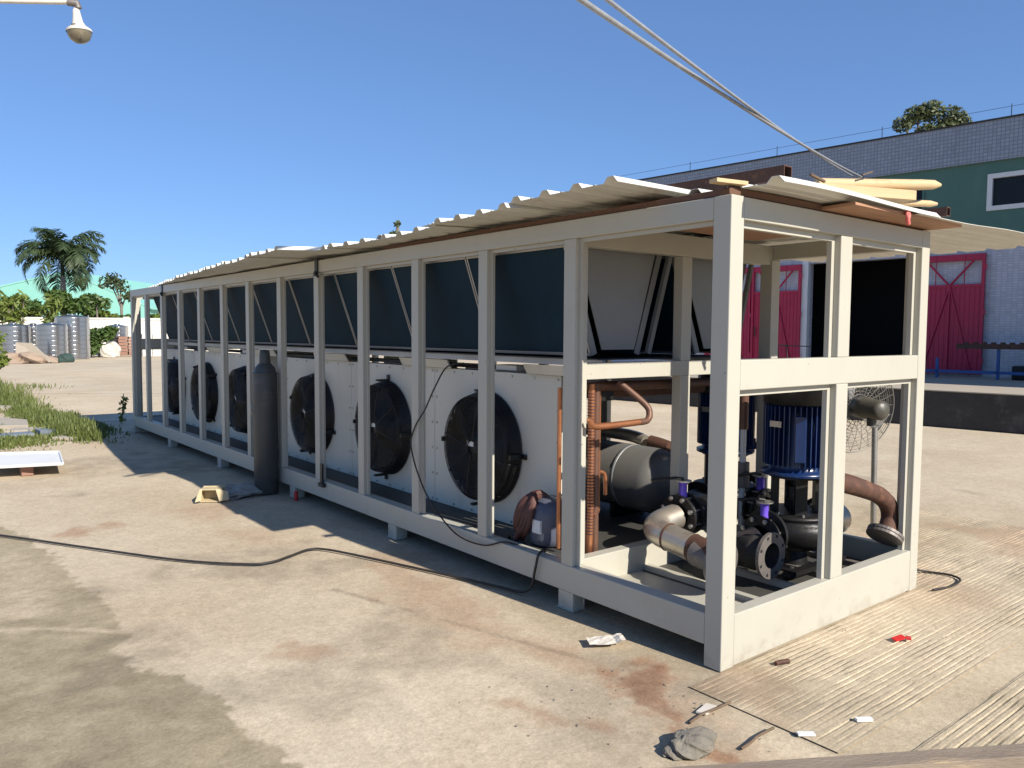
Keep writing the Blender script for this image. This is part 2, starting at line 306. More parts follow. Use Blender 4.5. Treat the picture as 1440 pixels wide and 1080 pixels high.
def seg_dist(X, Y, poly):
    """signed-ish: distance to polyline and side"""
    best = np.full(X.shape, 1e9); side = np.zeros(X.shape)
    for (ax, ay), (bx, by) in zip(poly[:-1], poly[1:]):
        dx, dy = bx-ax, by-ay; t = np.clip(((X-ax)*dx+(Y-ay)*dy)/(dx*dx+dy*dy), 0, 1)
        qx, qy = ax+t*dx, ay+t*dy; d = np.hypot(X-qx, Y-qy); s_ = np.sign((X-ax)*dy-(Y-ay)*dx)
        m = d < best; best = np.where(m, d, best); side = np.where(m, s_, side)
    return best, side
def stains(X, Y):
    n1 = fbm(X*1.1, Y*1.1); n2 = fbm(X*6+9, Y*6+3); n3 = fbm(X*.5+40, Y*.5+5)
    # dark worn zone, left of a ragged edge
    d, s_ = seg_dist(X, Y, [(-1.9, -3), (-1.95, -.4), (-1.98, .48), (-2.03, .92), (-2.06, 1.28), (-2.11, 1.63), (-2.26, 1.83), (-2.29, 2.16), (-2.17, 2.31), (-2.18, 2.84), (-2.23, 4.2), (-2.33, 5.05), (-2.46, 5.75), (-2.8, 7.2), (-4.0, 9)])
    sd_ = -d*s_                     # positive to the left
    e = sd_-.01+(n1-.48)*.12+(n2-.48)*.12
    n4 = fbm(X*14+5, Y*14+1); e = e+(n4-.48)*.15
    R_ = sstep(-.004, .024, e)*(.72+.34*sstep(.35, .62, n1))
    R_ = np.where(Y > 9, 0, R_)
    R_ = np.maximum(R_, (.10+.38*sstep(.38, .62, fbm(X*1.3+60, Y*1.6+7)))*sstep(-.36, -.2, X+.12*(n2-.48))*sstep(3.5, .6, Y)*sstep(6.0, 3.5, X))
    # a few pale islands inside
    R_ *= 1-.75*sstep(.56, .64, n3+.25*(n2-.48))*sstep(.05, .4, e)
    sm, _ = seg_dist(X, Y, [(-3.2, 3.1), (-2.74, 2.84), (-2.55, 2.73), (-2.36, 2.56), (-2.15, 2.32)]); R_ *= 1-.85*sstep(.05, .0, sm+(n2-.48)*.09)
    # rust / soil stains along the unit
    g1, s1 = seg_dist(X, Y, [(-.33, 2.7), (-.52, 1.8), (-.62, 1.0), (-.40, .45), (-.35, .10), (-.55, -.25), (-.60, -.6)])
    G = sstep(.30, .0, g1+(n1-.5)*.5+(n2-.5)*.5)*.42
    g2, _ = seg_dist(X, Y, [(-1.0, .35), (-.94, .10), (-.86, -.02)]); G = np.maximum(G, sstep(.12, 0, g2+(n2-.48)*.35)*.6)
    g3, _ = seg_dist(X, Y, [(-1.55, 1.55), (-1.46, 1.50)]); G = np.maximum(G, sstep(.16, 0, g3+(n2-.48)*.5)*.5)
    g4, _ = seg_dist(X, Y, [(-1.95, 5.0), (-1.80, 5.1)]); G = np.maximum(G, sstep(.2, 0, g4+(n2-.48)*.5)*.6)
    g5, _ = seg_dist(X, Y, [(2.3, -.1), (2.6, .4), (3.2, .6)]); G = np.maximum(G, sstep(.5, 0, g5+(n1-.48)*.9)*.35)
    g6, _ = seg_dist(X, Y, [(-.9, 5.2), (-1.0, 4.3), (-.75, 3.6)]); G = np.maximum(G, sstep(.45, 0, g6+(n1-.48)*1.1)*.35)
    # dark grime: joints and damp
    B = sstep(.60, .70, fbm(X*.9+70, Y*.9+11))*.35*sstep(-.3, .3, n2-.4)
    j, _ = seg_dist(X, Y, [(-.262, .35), (-.262, -3)]); B = np.maximum(B, sstep(.014, .003, j+(n2-.44)*.022)*.6*sstep(.34, .55, n2+.04)*(Y < .06))
    j, _ = seg_dist(X, Y, [(-.95, 2.35), (-.42, .55), (-.262, .15)]); B = np.maximum(B, sstep(.03, .0, j+(n2-.45)*.06)*.4)
    k, _ = seg_dist(X, Y, [(-.34, .28), (-.43, .10)]); G = np.maximum(G, sstep(.22, 0, k+(n2-.48)*.5+(n4-.48)*.3)*1.0); B = np.maximum(B, sstep(.14, 0, k+(n2-.48)*.4)*.35)
    k, _ = seg_dist(X, Y, [(-.44, .25), (-.47, -.02), (-.60, -.26), (-.65, -.47), (-.6, -.8)]); G = np.maximum(G, sstep(.07, 0, k+(n2-.48)*.16+(n4-.48)*.12)*.95)
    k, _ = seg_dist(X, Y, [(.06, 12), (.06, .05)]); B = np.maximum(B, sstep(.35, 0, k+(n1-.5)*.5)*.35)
    return np.stack([R_, np.clip(G, 0, 1), np.clip(B, 0, 1)], -1)
def grid(name, xs, ys, zf, mtl, z0=0.0, kind='structure', jit=0.0, smooth=True):
    X, Y = np.meshgrid(xs, ys); Z = zf(X, Y) if zf else np.full(X.shape, 0.0)
    nx, ny = len(xs), len(ys); V = np.stack([X, Y+jit*(2*fbm(X*9+11, Y*3)-.96)*2, Z+z0], -1).reshape(-1, 3)
    i = np.arange(ny-1)[:, None]*nx+np.arange(nx-1)[None]; F = np.stack([i, i+1, i+1+nx, i+nx], -1).reshape(-1, 4)
    me = bpy.data.meshes.new(name); me.from_pydata(V.tolist(), [], F.tolist()); me.materials.append(mtl)
    st = stains(X, Y).reshape(-1, 3); ca = me.color_attributes.new('stain', 'FLOAT_COLOR', 'POINT')
    ca.data.foreach_set('color', np.concatenate([st, np.ones((len(st), 1))], 1).astype(np.float32).ravel())
    me.polygons.foreach_set('use_smooth', [smooth]*len(me.polygons)); me.update()
    o = bpy.data.objects.new(name, me); COL.objects.link(o); o['kind'] = kind; return o
gb = MB(); R0 = 3000
gb.add([(-R0, -R0, -.012), (R0, -R0, -.012), (R0, R0, -.012), (-R0, R0, -.012)], [(0, 1, 2, 3)]); obj('ground', gb, GM)['kind'] = 'structure'
jb = MB()
for (p_, q_) in (((-3.2, 24.1), (9.5, 15.6)), ((-2.0, 13.9), (6.5, 13.2))):
    jd = Vector((q_[0]-p_[0], q_[1]-p_[1], 0)); jn = Vector((-jd.y, jd.x, 0)).normalized()*.022; jb.add([Vector((*p_, -.003))-jn, Vector((*q_, -.003))-jn, Vector((*q_, -.003))+jn, Vector((*p_, -.003))+jn], [(0, 1, 2, 3)])
obj('expansion_joint', jb, M['soil'])['kind'] = 'structure'
grid('pavement', np.concatenate([np.arange(-5, -2.9, .06), np.arange(-2.9, 1.2, .021), np.arange(1.2, 6.01, .06)]), np.concatenate([np.arange(-3.2, 5.0, .021), np.arange(5.0, 12.01, .04)]), lambda X, Y: (fbm(X*2, Y*2)-.48)*.006-sstep(4.5, 5.5, np.abs(X-.5))*.0, GM, z0=-.0055)
# grooved anti-slip slabs by the end of the unit, each groove cut into the surface
def grooved(y0, y1, x0, x1, name):
    ys = []; y = y0
    while y < y1:
        ys += [y, y+.009, y+.013, y+.020, y+.024]; y += .032
    ys.append(y1)
    ys = np.array([q for q in ys if q <= y1])
    ph = (ys-y0) % .032
    gro = ((ph > .010) & (ph < .029)).astype(float); gro[(ph > .0165) & (ph < .0275)] = 1
    gro = np.where((ph > .011) & (ph < .022), 1.0, 0.0)
    def zf(X, Y):
        wear = sstep(.38, .62, fbm(X*1.7+3, Y*2.6+8)+.06)*sstep(2.0, .1, Y)*.85+.15*sstep(1.6, .2, Y)
        e = sstep(x0, x0+.10, X+.08*(fbm(X*5, Y*9)-.4))
        g = gro[:, None]*np.ones_like(X)
        return -.005*g*wear*e*np.clip(3.2*(fbm(X*4.5, np.round(Y/.032)*7.3)-.28), 0, 1.4)+(fbm(X*7, Y*7)-.48)*.003+(fbm(X*30, Y*30)-.48)*.0016
    xs = np.arange(x0, x1, .025); o = grid(name, xs, ys, zf, GM, z0=.0015, jit=.0003, smooth=False)
    X, Y = np.meshgrid(xs, ys); st = stains(X, Y); e = sstep(x0, x0+.10, X+.08*(fbm(X*5, Y*9)-.4)); wr = sstep(.38, .62, fbm(X*1.7+3, Y*2.6+8)+.06)
    st[..., 2] = np.maximum(st[..., 2], gro[:, None]*e*(.10+.60*sstep(.38, .66, fbm(X*5+2, Y*4+5)))*(.10+.90*wr))
    st[..., 1] = np.maximum(st[..., 1], .35*sstep(.54, .66, fbm(X*1.1+20, Y*1.1+33)))
    o.data.color_attributes['stain'].data.foreach_set('color', np.concatenate([st.reshape(-1, 3), np.ones((st.size//3, 1))], 1).astype(np.float32).ravel())
    return o
grooved(-.76, -.002, -.25, 4.6, 'grooved_pavement')
grooved(.0, 2.6, 2.0, 4.6, 'grooved_pavement')
grooved(-2.2, -.93, -.25, 3.0, 'grooved_pavement')

# ================================================================== THE SKID UNIT
Lg, W, H = 11.77, 2.12, 2.35
unit = empty('chiller_unit', (0, 0, 0), 'long cream steel framed chiller skid with open bays, fans, coils and pumps inside', 'chiller')
P = M['paint']
BV = .005
# corner posts
mp = MB().box((0, 0, 0), (.105, .105, H))
for (x, y) in ((0, 0), (W-.105, 0), (0, Lg-.105), (W-.105, Lg-.105)):
    o = obj('corner_post', mp if (x, y) == (0, 0) else bpy.data.meshes['corner_post'], P, unit, (x, y, 0), BV)
# long rails
tz = (2.238, 2.348); bz = (.11, .272)
for x in (0, W-.08):
    k = 1 if x == 0 else 1
    obj('top_rail', MB().box((x+.001, .1055, tz[0]), (x+.079, Lg-.1055, tz[1])), P, unit, bevel=BV)
    obj('bottom_rail', MB().box((x+.001, .1055, bz[0]), (x+.099 if x == 0 else x+.079, Lg-.1055, bz[1])), P, unit, bevel=BV)
# end rails (solid to the ground at the ends)
for y in (0, Lg-.08):
    obj('end_top_rail', MB().box((.1055, y+.001, tz[0]), (W-.1055, y+.079, tz[1])), P, unit, bevel=BV)
    obj('end_bottom_rail', MB().box((.1055, y+.001, .006), (W-.1055, y+.079, bz[1])), P, unit, bevel=BV)
    obj('end_mid_rail', MB().box((.1055, y+.001, 1.402), (W-.1055, y+.079, 1.553)), P, unit, bevel=BV)
    for (z0, z1) in ((bz[1], 1.402), (1.553, tz[0])):
        obj('end_post', MB().box((1.02, y+.001, z0+.0005), (1.145, y+.079, z1-.0005)), P, unit, bevel=BV)
# side posts
posts = [1.186, 2.054, 2.93, 3.819, 4.695, 5.595, 6.496, 7.361, 8.247, 9.136, 9.999, 10.889]
sp = MB().box((0, 0, bz[1]+.0005), (.055, .10, tz[0]-.0005))
for x in (.002, W-.057):
    for y in posts:
        if y < 1.5: continue
        obj('side_post', bpy.data.meshes.get('side_post') or sp, P, unit, (x, y-.10, 0), .004)
for x in (.002, W-.107):
    obj('bulkhead_post', MB().box((x, 1.086, bz[1]+.0005), (x+.105, 1.186, tz[0]-.0005)), P, unit, bevel=.004)
# bulkhead frame between pump bay and fan section
obj('bulkhead_mid_rail', MB().box((.1075, 1.10, 1.40), (W-.1075, 1.18, 1.50)), P, unit, bevel=.004)
obj('bulkhead_top_rail', MB().box((.0805, 1.10, 2.20), (W-.0805, 1.18, 2.34)), P, unit, bevel=.004)
obj('bulkhead_bottom_rail', MB().box((.1005, 1.10, .12), (W-.1, 1.18, .30)), P, unit, bevel=.004)
for (z0, z1) in ((.30, 1.40), (1.50, 2.20)):
    obj('bulkhead_post', MB().box((1.0, 1.102, z0+.0005), (1.10, 1.178, z1-.0005)), P, unit, bevel=.004)
# rebate strips: slim inner lips set back in every opening of the near end and near bay
def lip_rect(x0, x1, z0, z1, y, name='rebate_strip', bottom=True):
    t = .032
    b = MB().box((x0, y, z0), (x0+t, y+.03, z1)); b.box((x1-t, y, z0), (x1, y+.03, z1)); b.box((x0+t+.0005, y, z1-t), (x1-t-.0005, y+.03, z1))
    obj(name, b, P, unit)
for (x0, x1) in ((.106, 1.0195), (1.1455, W-.106)):
    for (z0, z1) in ((.273, 1.4015), (1.5535, 2.2375)):
        lip_rect(x0, x1, z0, z1, .040)
        lip_rect(x0, x1, z0, z1, Lg-.075)
def lip_side(y0, y1, z0, z1, x):
    t = .022
    b = MB().box((x, y0, z0), (x+.02, y0+t, z1)); b.box((x, y1-t, z0), (x+.02, y1, z1)); b.box((x, y0+t+.0005, z1-t), (x+.02, y1-t-.0005, z1))
    obj('rebate_strip', b, P, unit)
edges = [(.106, 1.0855)]+[(a+.0005, b-.1005) for a, b in zip(posts[:-1], posts[1:])]+[(posts[-1]+.0005, Lg-.106)]
for (y0, y1) in edges: lip_side(y0, y1, bz[1]+.001, tz[0]-.001, .034)
# feet
fm = MB().box((0, 0, .004), (.10, .13, bz[0]-.0005)); fm.box((-.012, -.012, 0), (.112, .142, .0038))
for x in (.002, W-.102):
    for y in (1.075, 3.17, 5.18, 7.42, 9.60):
        obj('foot', bpy.data.meshes.get('foot') or fm, P, unit, (x, y, 0))
# floor and base cross members
obj('floor_plate', MB().box((.0995, 1.1805, .238), (W-.0805, Lg-.085, .250)), M['floor'], unit)
fb = MB().box((.62, .085, .120), (W-.085, 1.095, .130)); obj('floor_plate', fb, M['floor'], unit)
obj('drip_pan', MB().box((.102, .085, .122), (.6195, 1.098, .134)), M['paint'], unit)
for x in (.66, 1.05, 1.42, 1.82): obj('base_channel', MB().box((x, .09, .1305), (x+.05, 1.096, .165)), P if x < 1.1 else M['flange'], unit)
for y in (.30,): obj('base_channel', MB().box((1.10, y, .186), (1.75, y+.06, .215)), M['blackm'], unit)

# ---- V coils
edge_y = [1.30+1.061*k for k in range(10)]
cl = edge_y[1]-edge_y[0]-.012
def slab(xt, xb, zt, zb, th, y0, y1, side):
    """slanted slab in x-z, thickness th towards +side"""
    d = Vector((xb-xt, 0, zb-zt)).normalized(); n = Vector((-d.z, 0, d.x))*(1 if side > 0 else -1)
    if n.x*side < 0: n = -n
    a = Vector((xt, y0, zt)); b = Vector((xb, y0, zb))
    return [a, b, b+n*th, a+n*th]
V = [(.115, .355, 1), (1.02, .80, -1), (1.13, 1.40, 1), (2.00, 1.80, -1)]
first = {}
for j, (xt, xb, sd_) in enumerate(V):
    poly = slab(xt, xb, 2.225, 1.535, .05, 0, 0, sd_)
    b = MB(); b.prism(poly, (0, cl, 0))
    cm_ = b.mesh('coil', M['coil'])
    # slim aluminium frame round each coil face
    d = (poly[1]-poly[0]); n = (poly[3]-poly[0]).normalized(); fb = MB()
    for (t0, t1, ya, yb) in ((0, .018, 0, cl), (.972, 1, 0, cl), (.0185, .9715, 0, .012), (.0185, .9715, cl-.012, cl)):
        q = [poly[0]+d*t0-n*.004, poly[0]+d*t1-n*.004, poly[0]+d*t1-n*.0005, poly[0]+d*t0-n*.0005]
        fb.prism([p+Vector((0, ya, 0)) for p in q], (0, yb-ya, 0))
    fmsh = fb.mesh('coil_frame', M['alu'])
    # end bars
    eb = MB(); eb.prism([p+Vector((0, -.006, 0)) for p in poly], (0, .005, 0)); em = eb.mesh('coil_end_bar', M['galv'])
    for k in range(9):
        c = obj('coil', cm_, None, unit, (0, edge_y[k]+.006, 0)); obj('coil_frame', fmsh, None, c)
        if k == 0: obj('coil_end_bar', em, None, c)
for (a, b_, c, d) in ((.20, .93, .735, .43), (1.22, 1.90, 1.735, 1.48)):
    for y in (1.285, 10.86):
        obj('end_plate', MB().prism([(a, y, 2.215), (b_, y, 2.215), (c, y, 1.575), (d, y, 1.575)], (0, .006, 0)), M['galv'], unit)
for (xt, xb) in ((1.10, .885),):
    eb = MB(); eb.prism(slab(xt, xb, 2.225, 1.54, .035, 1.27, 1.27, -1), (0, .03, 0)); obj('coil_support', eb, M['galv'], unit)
for (xt, xb) in ((2.055, 1.87),):
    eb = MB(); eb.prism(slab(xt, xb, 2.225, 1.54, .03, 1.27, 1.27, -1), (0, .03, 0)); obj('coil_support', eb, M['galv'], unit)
obj('coil_deck', MB().box((.30, 1.19, 1.512), (W-.30, 10.86, 1.520)), M['black'], unit)
for x in (.33, W-.36): obj('coil_bearer', MB().box((x, 1.1805, 1.470), (x+.03, 10.86, 1.511)), M['alu'], unit)
# trays under some of the coils
for (a, b_) in ((1.25, 1.98), (2.95, 3.70), (4.75, 5.47), (6.55, 7.25), (8.3, 9.0)):
    obj('drip_tray', MB().prism([(.34, a, 1.462), (.34, b_, 1.462), (.38, b_, 1.392), (.38, a, 1.392)], (.012, 0, 0)), M['panel'], unit)
for (a, b_) in ((2.2, 2.45), (7.5, 7.9), (10.3, 10.6)):
    obj('junction_box', MB().box((.46, a, 1.40), (.60, b_, 1.44)), M['white'], unit, bevel=.004)
obj('ceiling_wiring', MB().box((.55, 1.7, 1.395), (.75, 11.3, 1.42)), M['black'], unit)
# ---- fan sections: wall panels and round fans
fanY = [2.50, 4.03, 5.56, 7.66, 9.18, 10.68]
seams = [(1.66, 3.238), (3.244, 4.748), (4.754, 6.36), (6.86, 8.378), (8.384, 9.898), (9.904, 11.44)]
FX = .42
for (a, b_) in seams:
    b = MB().box((FX, a, .251), (FX+.012, b_, 1.388)); b.box((FX+.0125, a, 1.376), (FX+.10, b_, 1.388))
    fp = obj('fan_panel', b, M['panel'], unit, bevel=.002)
    sc = MB()
    for yy in np.linspace(a+.03, b_-.03, 7):
        for zz in (.275, 1.36): sc.cyl((FX-.006, yy, zz), (FX+.001, yy, zz), .010, 6)
    for zz in np.linspace(.275, 1.36, 6)[1:-1]:
        for yy in (a+.03, b_-.03): sc.cyl((FX-.006, yy, zz), (FX+.001, yy, zz), .010, 6)
    obj('screw', sc, M['steel'], fp)['kind'] = 'stuff'
    if a > 4: obj('fan_panel', MB().box((W-FX-.012, a, .251), (W-FX, b_, 1.388)), M['panel'], unit)  # plain far-side panels, added to keep sky light out of the bays
for y in (1.66, 6.349, 6.86, 11.429):
    obj('return_panel', MB().box((FX+.0125, y, .251), (.62, y+.011, 1.375)), M['panel'], unit)
def build_fan(y):
    c = Vector((FX, y, .805)); ax = Vector((-1, 0, 0))
    sh = MB()
    sh.ring((0, 0, 0), ax, [(.405, .001), (.43, .006), (.43, .012), (.41, .03), (.40, .085), (.398, .088), (.392, .085), (.366, .003)], 40)
    sh.ring((0, 0, 0), ax, [(.0001, .003), (.40, .003)], 40, False)
    fan = obj('fan', sh, M['black'], unit, c)
    g = MB()
    ring = lambda rad, h, t=.0028: g.tube([(-h, rad*math.cos(2*PI*k/44), rad*math.sin(2*PI*k/44)) for k in range(45)], t, 4, True, False)
    for i in range(24):
        rad = .055+.0145*i; ring(rad, .150-.02*max(0, (rad-.25)/.12)**2, .0034)
    for i in range(12): ring(.396+.003*i, .135-.0108*i, .0032)
    ring(.430, .012, .006)
    for k in range(8):
        a = 2*PI*k/8+.2; cy, sz = math.cos(a), math.sin(a)
        g.tube([(-.154, .05*cy, .05*sz), (-.153, .25*cy, .25*sz), (-.138, .375*cy, .375*sz), (-.130, .398*cy, .398*sz), (-.012, .43*cy, .43*sz)], .0045, 4)
    for k in range(4):
        a = PI/2*k+.05; cy, sz = math.cos(a), math.sin(a); t = Vector((0, -sz, cy))*.018
        g.obox((-.012, .452*cy, .452*sz), Vector((0, cy, sz))*.035, t, (.006, 0, 0)); g.obox((-.07, .44*cy, .44*sz), Vector((0, cy, sz))*.008, t, (.06, 0, 0))
    obj('guard', g, M['black'], fan)
    mo = MB(); mo.ring((0, 0, 0), ax, [(.0001, .138), (.085, .138), (.10, .13), (.105, .02), (.105, .004)], 24); obj('motor', mo, M['blackm'], fan)
    obj('rating_label', MB().box((-.1415, -.01, .01), (-.1395, .075, .05)), M['white'], fan)
    bl = MB()
    for a0 in (0,):
        rows = []
        for i in range(7):
            rr = .10+.26*i/6; wd = .30+.10*i/6; tw = .85-.35*i/6
            rows.append([(-.085+(q-.5)*wd*rr*1.1*math.sin(tw)*.9, rr*math.sin((q-.5)*wd*1.9+.1*i/6), rr*math.cos((q-.5)*wd*1.9+.1*i/6)) for q in (0, .33, .66, 1)])
        vs = [p for r_ in rows for p in r_]; fs = [(i*4+k, i*4+k+1, i*4+k+5, i*4+k+4) for i in range(6) for k in range(3)]
        bl.add(vs, fs, True)
    bm_ = bl.mesh('blade', M['blackm'])
    for k in range(5):
        b = obj('blade', bm_, None, fan); b.rotation_euler = (2*PI*k/5+.35, 0, 0)
    return fan
fan0 = build_fan(fanY[0])
for i, y in enumerate(fanY[1:]):
    c = cp_tree(fan0, unit, (FX, y, .805)); c.rotation_euler = (.3*i, 0, 0)
# ---- evaporator shell, copper lines, compressor
ev = MB(); ev.ring((1.38, 1.50, .56), (0, 1, 0), [(.0001, 0), (.12, .006), (.21, .04), (.25, .11), (.25, 4.4)], 36)
evap = obj('evaporator', ev, mat('evaporator_jacket', (.13, .127, .118), .40, 0, (.085, .082, .075), 3, .9, spec=.4), unit)
for y in (1.85, 2.9): evap_band = obj('shell_band', MB().ring((1.38, y, .56), (0, 1, 0), [(.251, 0), (.254, .002), (.254, .03), (.251, .032)], 36), M['alu'], evap)
for y in (1.9, 3.6): obj('saddle', MB().box((1.20, y, .251), (1.56, y+.04, .36)), M['blackm'], evap)
pp = MB(); pp.tube(spline([(1.50, 1.85, .83), (1.50, 2.05, .86), (1.50, 2.7, .86)]), .05, 12); obj('suction_pipe', pp, M['inox'], unit)
pp = MB(); pp.tube([(1.52, 1.62, .80), (1.51, 1.72, .82), (1.50, 1.80, .83)], .055, 12); obj('suction_cap', pp, M['rust'], unit)
def pipe(name, pts, rad, m, seg=12, n=6):
    return obj(name, MB().tube(spline(pts, n), rad, seg), m, unit)
pipe('copper_pipe', [(.30, 1.24, 1.36), (.30, 1.24, 1.0), (.30, 1.24, .55), (.30, 1.25, .30), (.31, 1.30, .22)], .024, M['copper'])
lag = MB()
for k in range(46):
    z = 1.30-.02*k; lag.ring((.30, 1.24, z), (0, 0, 1), [(.0245, -.004), (.029, 0), (.0245, .004)], 10)
obj('pipe_lagging', lag, M['brownrub'], unit)
pipe('copper_pipe', [(.42, 1.30, 1.36), (.42, 1.30, 1.0), (.42, 1.30, .62), (.40, 1.28, .53), (.33, 1.25, .51)], .019, M['copper'])
pipe('copper_pipe', [(.36, 1.26, 1.36), (.36, 1.26, .9), (.36, 1.26, .25)], .026, M['brown_pipe'])
pipe('copper_pipe', [(.07, 1.02, 1.17), (.09, 1.02, 1.135), (.15, 1.02, 1.122), (.35, 1.02, 1.122), (.50, 1.02, 1.125)], .021, M['copper'], n=8)
pipe('copper_pipe', [(.50, 1.02, 1.125), (.575, 1.02, 1.13), (.61, 1.03, 1.17), (.60, 1.06, 1.23), (.50, 1.20, 1.37)], .021, M['brown_pipe'], n=8)
pipe('copper_pipe', [(.42, 1.36, .40), (.42, 1.36, .68), (.45, 1.36, .745), (.50, 1.36, .76), (.55, 1.36, .73), (.56, 1.36, .60)], .014, M['copper'], n=8)
pipe('header_pipe', [(.25, 1.27, 1.345), (.8, 1.27, 1.335), (1.6, 1.27, 1.33)], .032, M['brown_pipe'])
pipe('header_pipe', [(.3, 1.40, 1.30), (.8, 1.40, 1.29), (1.6, 1.40, 1.285)], .045, M['rust'])
obj('header_clamp', MB().box((.42, 1.30, 1.24), (.56, 1.38, 1.31)), M['blackm'], unit)
pipe('copper_pipe', [(.20, 1.43, 1.33), (.20, 1.43, .9), (.20, 1.43, .28)], .015, M['copper'])
cb = MB(); cb.ring((.30, 1.62, .251), (0, 0, 1), [(.10, 0), (.135, .02), (.145, .06), (.145, .22), (.13, .28), (.08, .32), (.0001, .33)], 24)
comp = obj('compressor', cb, M['comp'], unit)
obj('terminal_cover', MB().box((.15, 1.56, .35), (.19, 1.64, .44)), M['white'], comp, bevel=.004)
hs = MB()
for k in range(12):
    a = k*.7; hs.tube(spline([(.17+.03*math.sin(a), 1.80+.02*k/9, .27+.03*math.cos(a*2)), (.14, 1.80-.012*k, .40+.02*math.sin(a*3)), (.15, 1.74-.01*k, .52+.025*math.cos(a)), (.24, 1.66, .59+.015*math.sin(k)), (.36, 1.52+.01*k, .45)], 5), .019, 6)
obj('hose_bundle', hs, M['brownrub'], comp)
hs = MB()
for k in range(5):
    a = k*1.3; hs.tube(spline([(.16+.02*k, 1.95+.03*math.sin(a), .19), (.14, 1.86+.03*math.cos(a), .24+.01*k), (.17, 1.72, .20+.012*k), (.15+.02*math.sin(a), 1.56, .20), (.13, 1.46+.03*math.sin(a), .25-.01*k), (.22, 1.36, .20)], 6), .008, 6)
obj('loose_wiring', hs, M['cable'], comp)
obj('receiver', MB().ring((.46, 1.45, .251), (0, 0, 1), [(.08, 0), (.09, .02), (.09, .28), (.05, .34), (.0001, .35)], 20), M['brownrub'], unit)

# ---- pumps
def build_pump(x, y):
    vo = MB(); vo.ring((0, 0, 0), (0, 0, 1), [(.0001, .24), (.10, .245), (.19, .275), (.262, .335), (.272, .39), (.262, .435), (.215, .452), (.225, .455), (.225, .478), (.17, .482), (.0001, .48)], 36)
    p = obj('pump', vo, M['blackm'], unit, (x, y, 0))
    for s_ in (-1, 1):
        sb = MB(); sb.cyl((s_*.16, 0, .385), (s_*.295, 0, .385), .085, 20, .075); sb.cyl((s_*.295, 0, .385), (s_*.318, 0, .385), .142, 28)
        obj('nozzle', sb, M['blackm'], p)
    st = MB(); st.cyl((0, 0, .135), (0, 0, .25), .085, 20, .07); st.box((-.14, -.12, .115), (.14, .12, .135)); obj('pump_foot', st, M['blackm'], p)
    ch = MB(); ch.box((-.26, -.16, .1305), (.20, -.09, .158)); ch.box((-.26, .09, .1305), (.20, .16, .158)); obj('base_bar', ch, M['blackm'], p)
    bt = MB()
    for k in range(8):
        a = 2*PI*k/8; bt.cyl((.187*math.cos(a), .187*math.sin(a), .4752), (.187*math.cos(a), .187*math.sin(a), .496), .011, 6)
    for (bx, by) in ((-.22, -.125), (.12, -.125), (-.22, .125), (.12, .125)): bt.cyl((bx, by, .158), (bx, by, .19), .013, 6)
    obj('bolt', bt, M['steel'], p)['kind'] = 'stuff'
    la = MB()
    for k in range(4):
        a = PI/4+PI/2*k; la.obox((.125*math.cos(a), .125*math.sin(a), .59), (.018*math.cos(a), .018*math.sin(a), 0), (-.035*math.sin(a), .035*math.cos(a), 0), (0, 0, .11))
    la.cyl((0, 0, .481), (0, 0, .70), .03, 12); la.cyl((0, 0, .56), (0, 0, .64), .06, 16)
    la.ring((0, 0, 0), (0, 0, 1), [(.0001, .70), (.165, .70), (.165, .715), (.0001, .715)], 28, False); obj('lantern', la, M['blackm'], p)
    mo = MB(); mo.ring((0, 0, 0), (0, 0, 1), [(.0001, .716), (.20, .716), (.205, .72), (.205, .74), (.17, .745), (.165, .78), (.165, 1.16), (.14, 1.17), (.0001, 1.17)], 36)
    motor = obj('motor', mo, M['blue'], p)
    fi = MB()
    for k in range(40):
        a = 2*PI*k/40; e = Vector((math.cos(a), math.sin(a), 0)); t = Vector((-e.y, e.x, 0))
        fi.obox(e*.182+Vector((0, 0, .965)), e*.020, t*.0028, (0, 0, .185))
    obj('cooling_fins', fi, M['blue'], p)
    co = MB(); co.ring((0, 0, 0), (0, 0, 1), [(.192, 1.155), (.205, 1.16), (.205, 1.28), (.19, 1.315), (.10, 1.33), (.0001, 1.33)], 36); obj('fan_cowl', co, M['blackm'], p)
    tb = MB(); tb.box((.19, -.03, .88), (.255, .11, 1.06)); obj('terminal_box', tb, M['blue'], p, bevel=.008)
    mpd = MB(); mpd.obox((-.160, -.116, .955), (.018, -.025, 0), (-.018, -.013, 0), (0, 0, .14)); obj('glint_plate', mpd, M['blue'], p, bevel=.004)  # flat plate added to catch the sky as the motor's bright strip
    np_ = MB(); np_.obox((-.205, .02, 1.04), (.003, .04, 0), (-.004, .0003, 0), (0, 0, .018)); obj('nameplate', np_, M['steel'], p)
    tb = MB(); tb.box((.02, -.215, .755), (.12, -.15, .80)); tb.cyl((.07, -.185, .80), (.07, -.185, .83), .02, 8); obj('drain_lug', tb, M['blue'], p)
    for (bx, by) in ((.12, -.14), (-.14, -.12)): pass
    return p
p1 = build_pump(1.52, .54)
p1.scale = (1.08, 1.08, 1.06); cp_tree(p1, unit, (1.95, 1.42, 0))
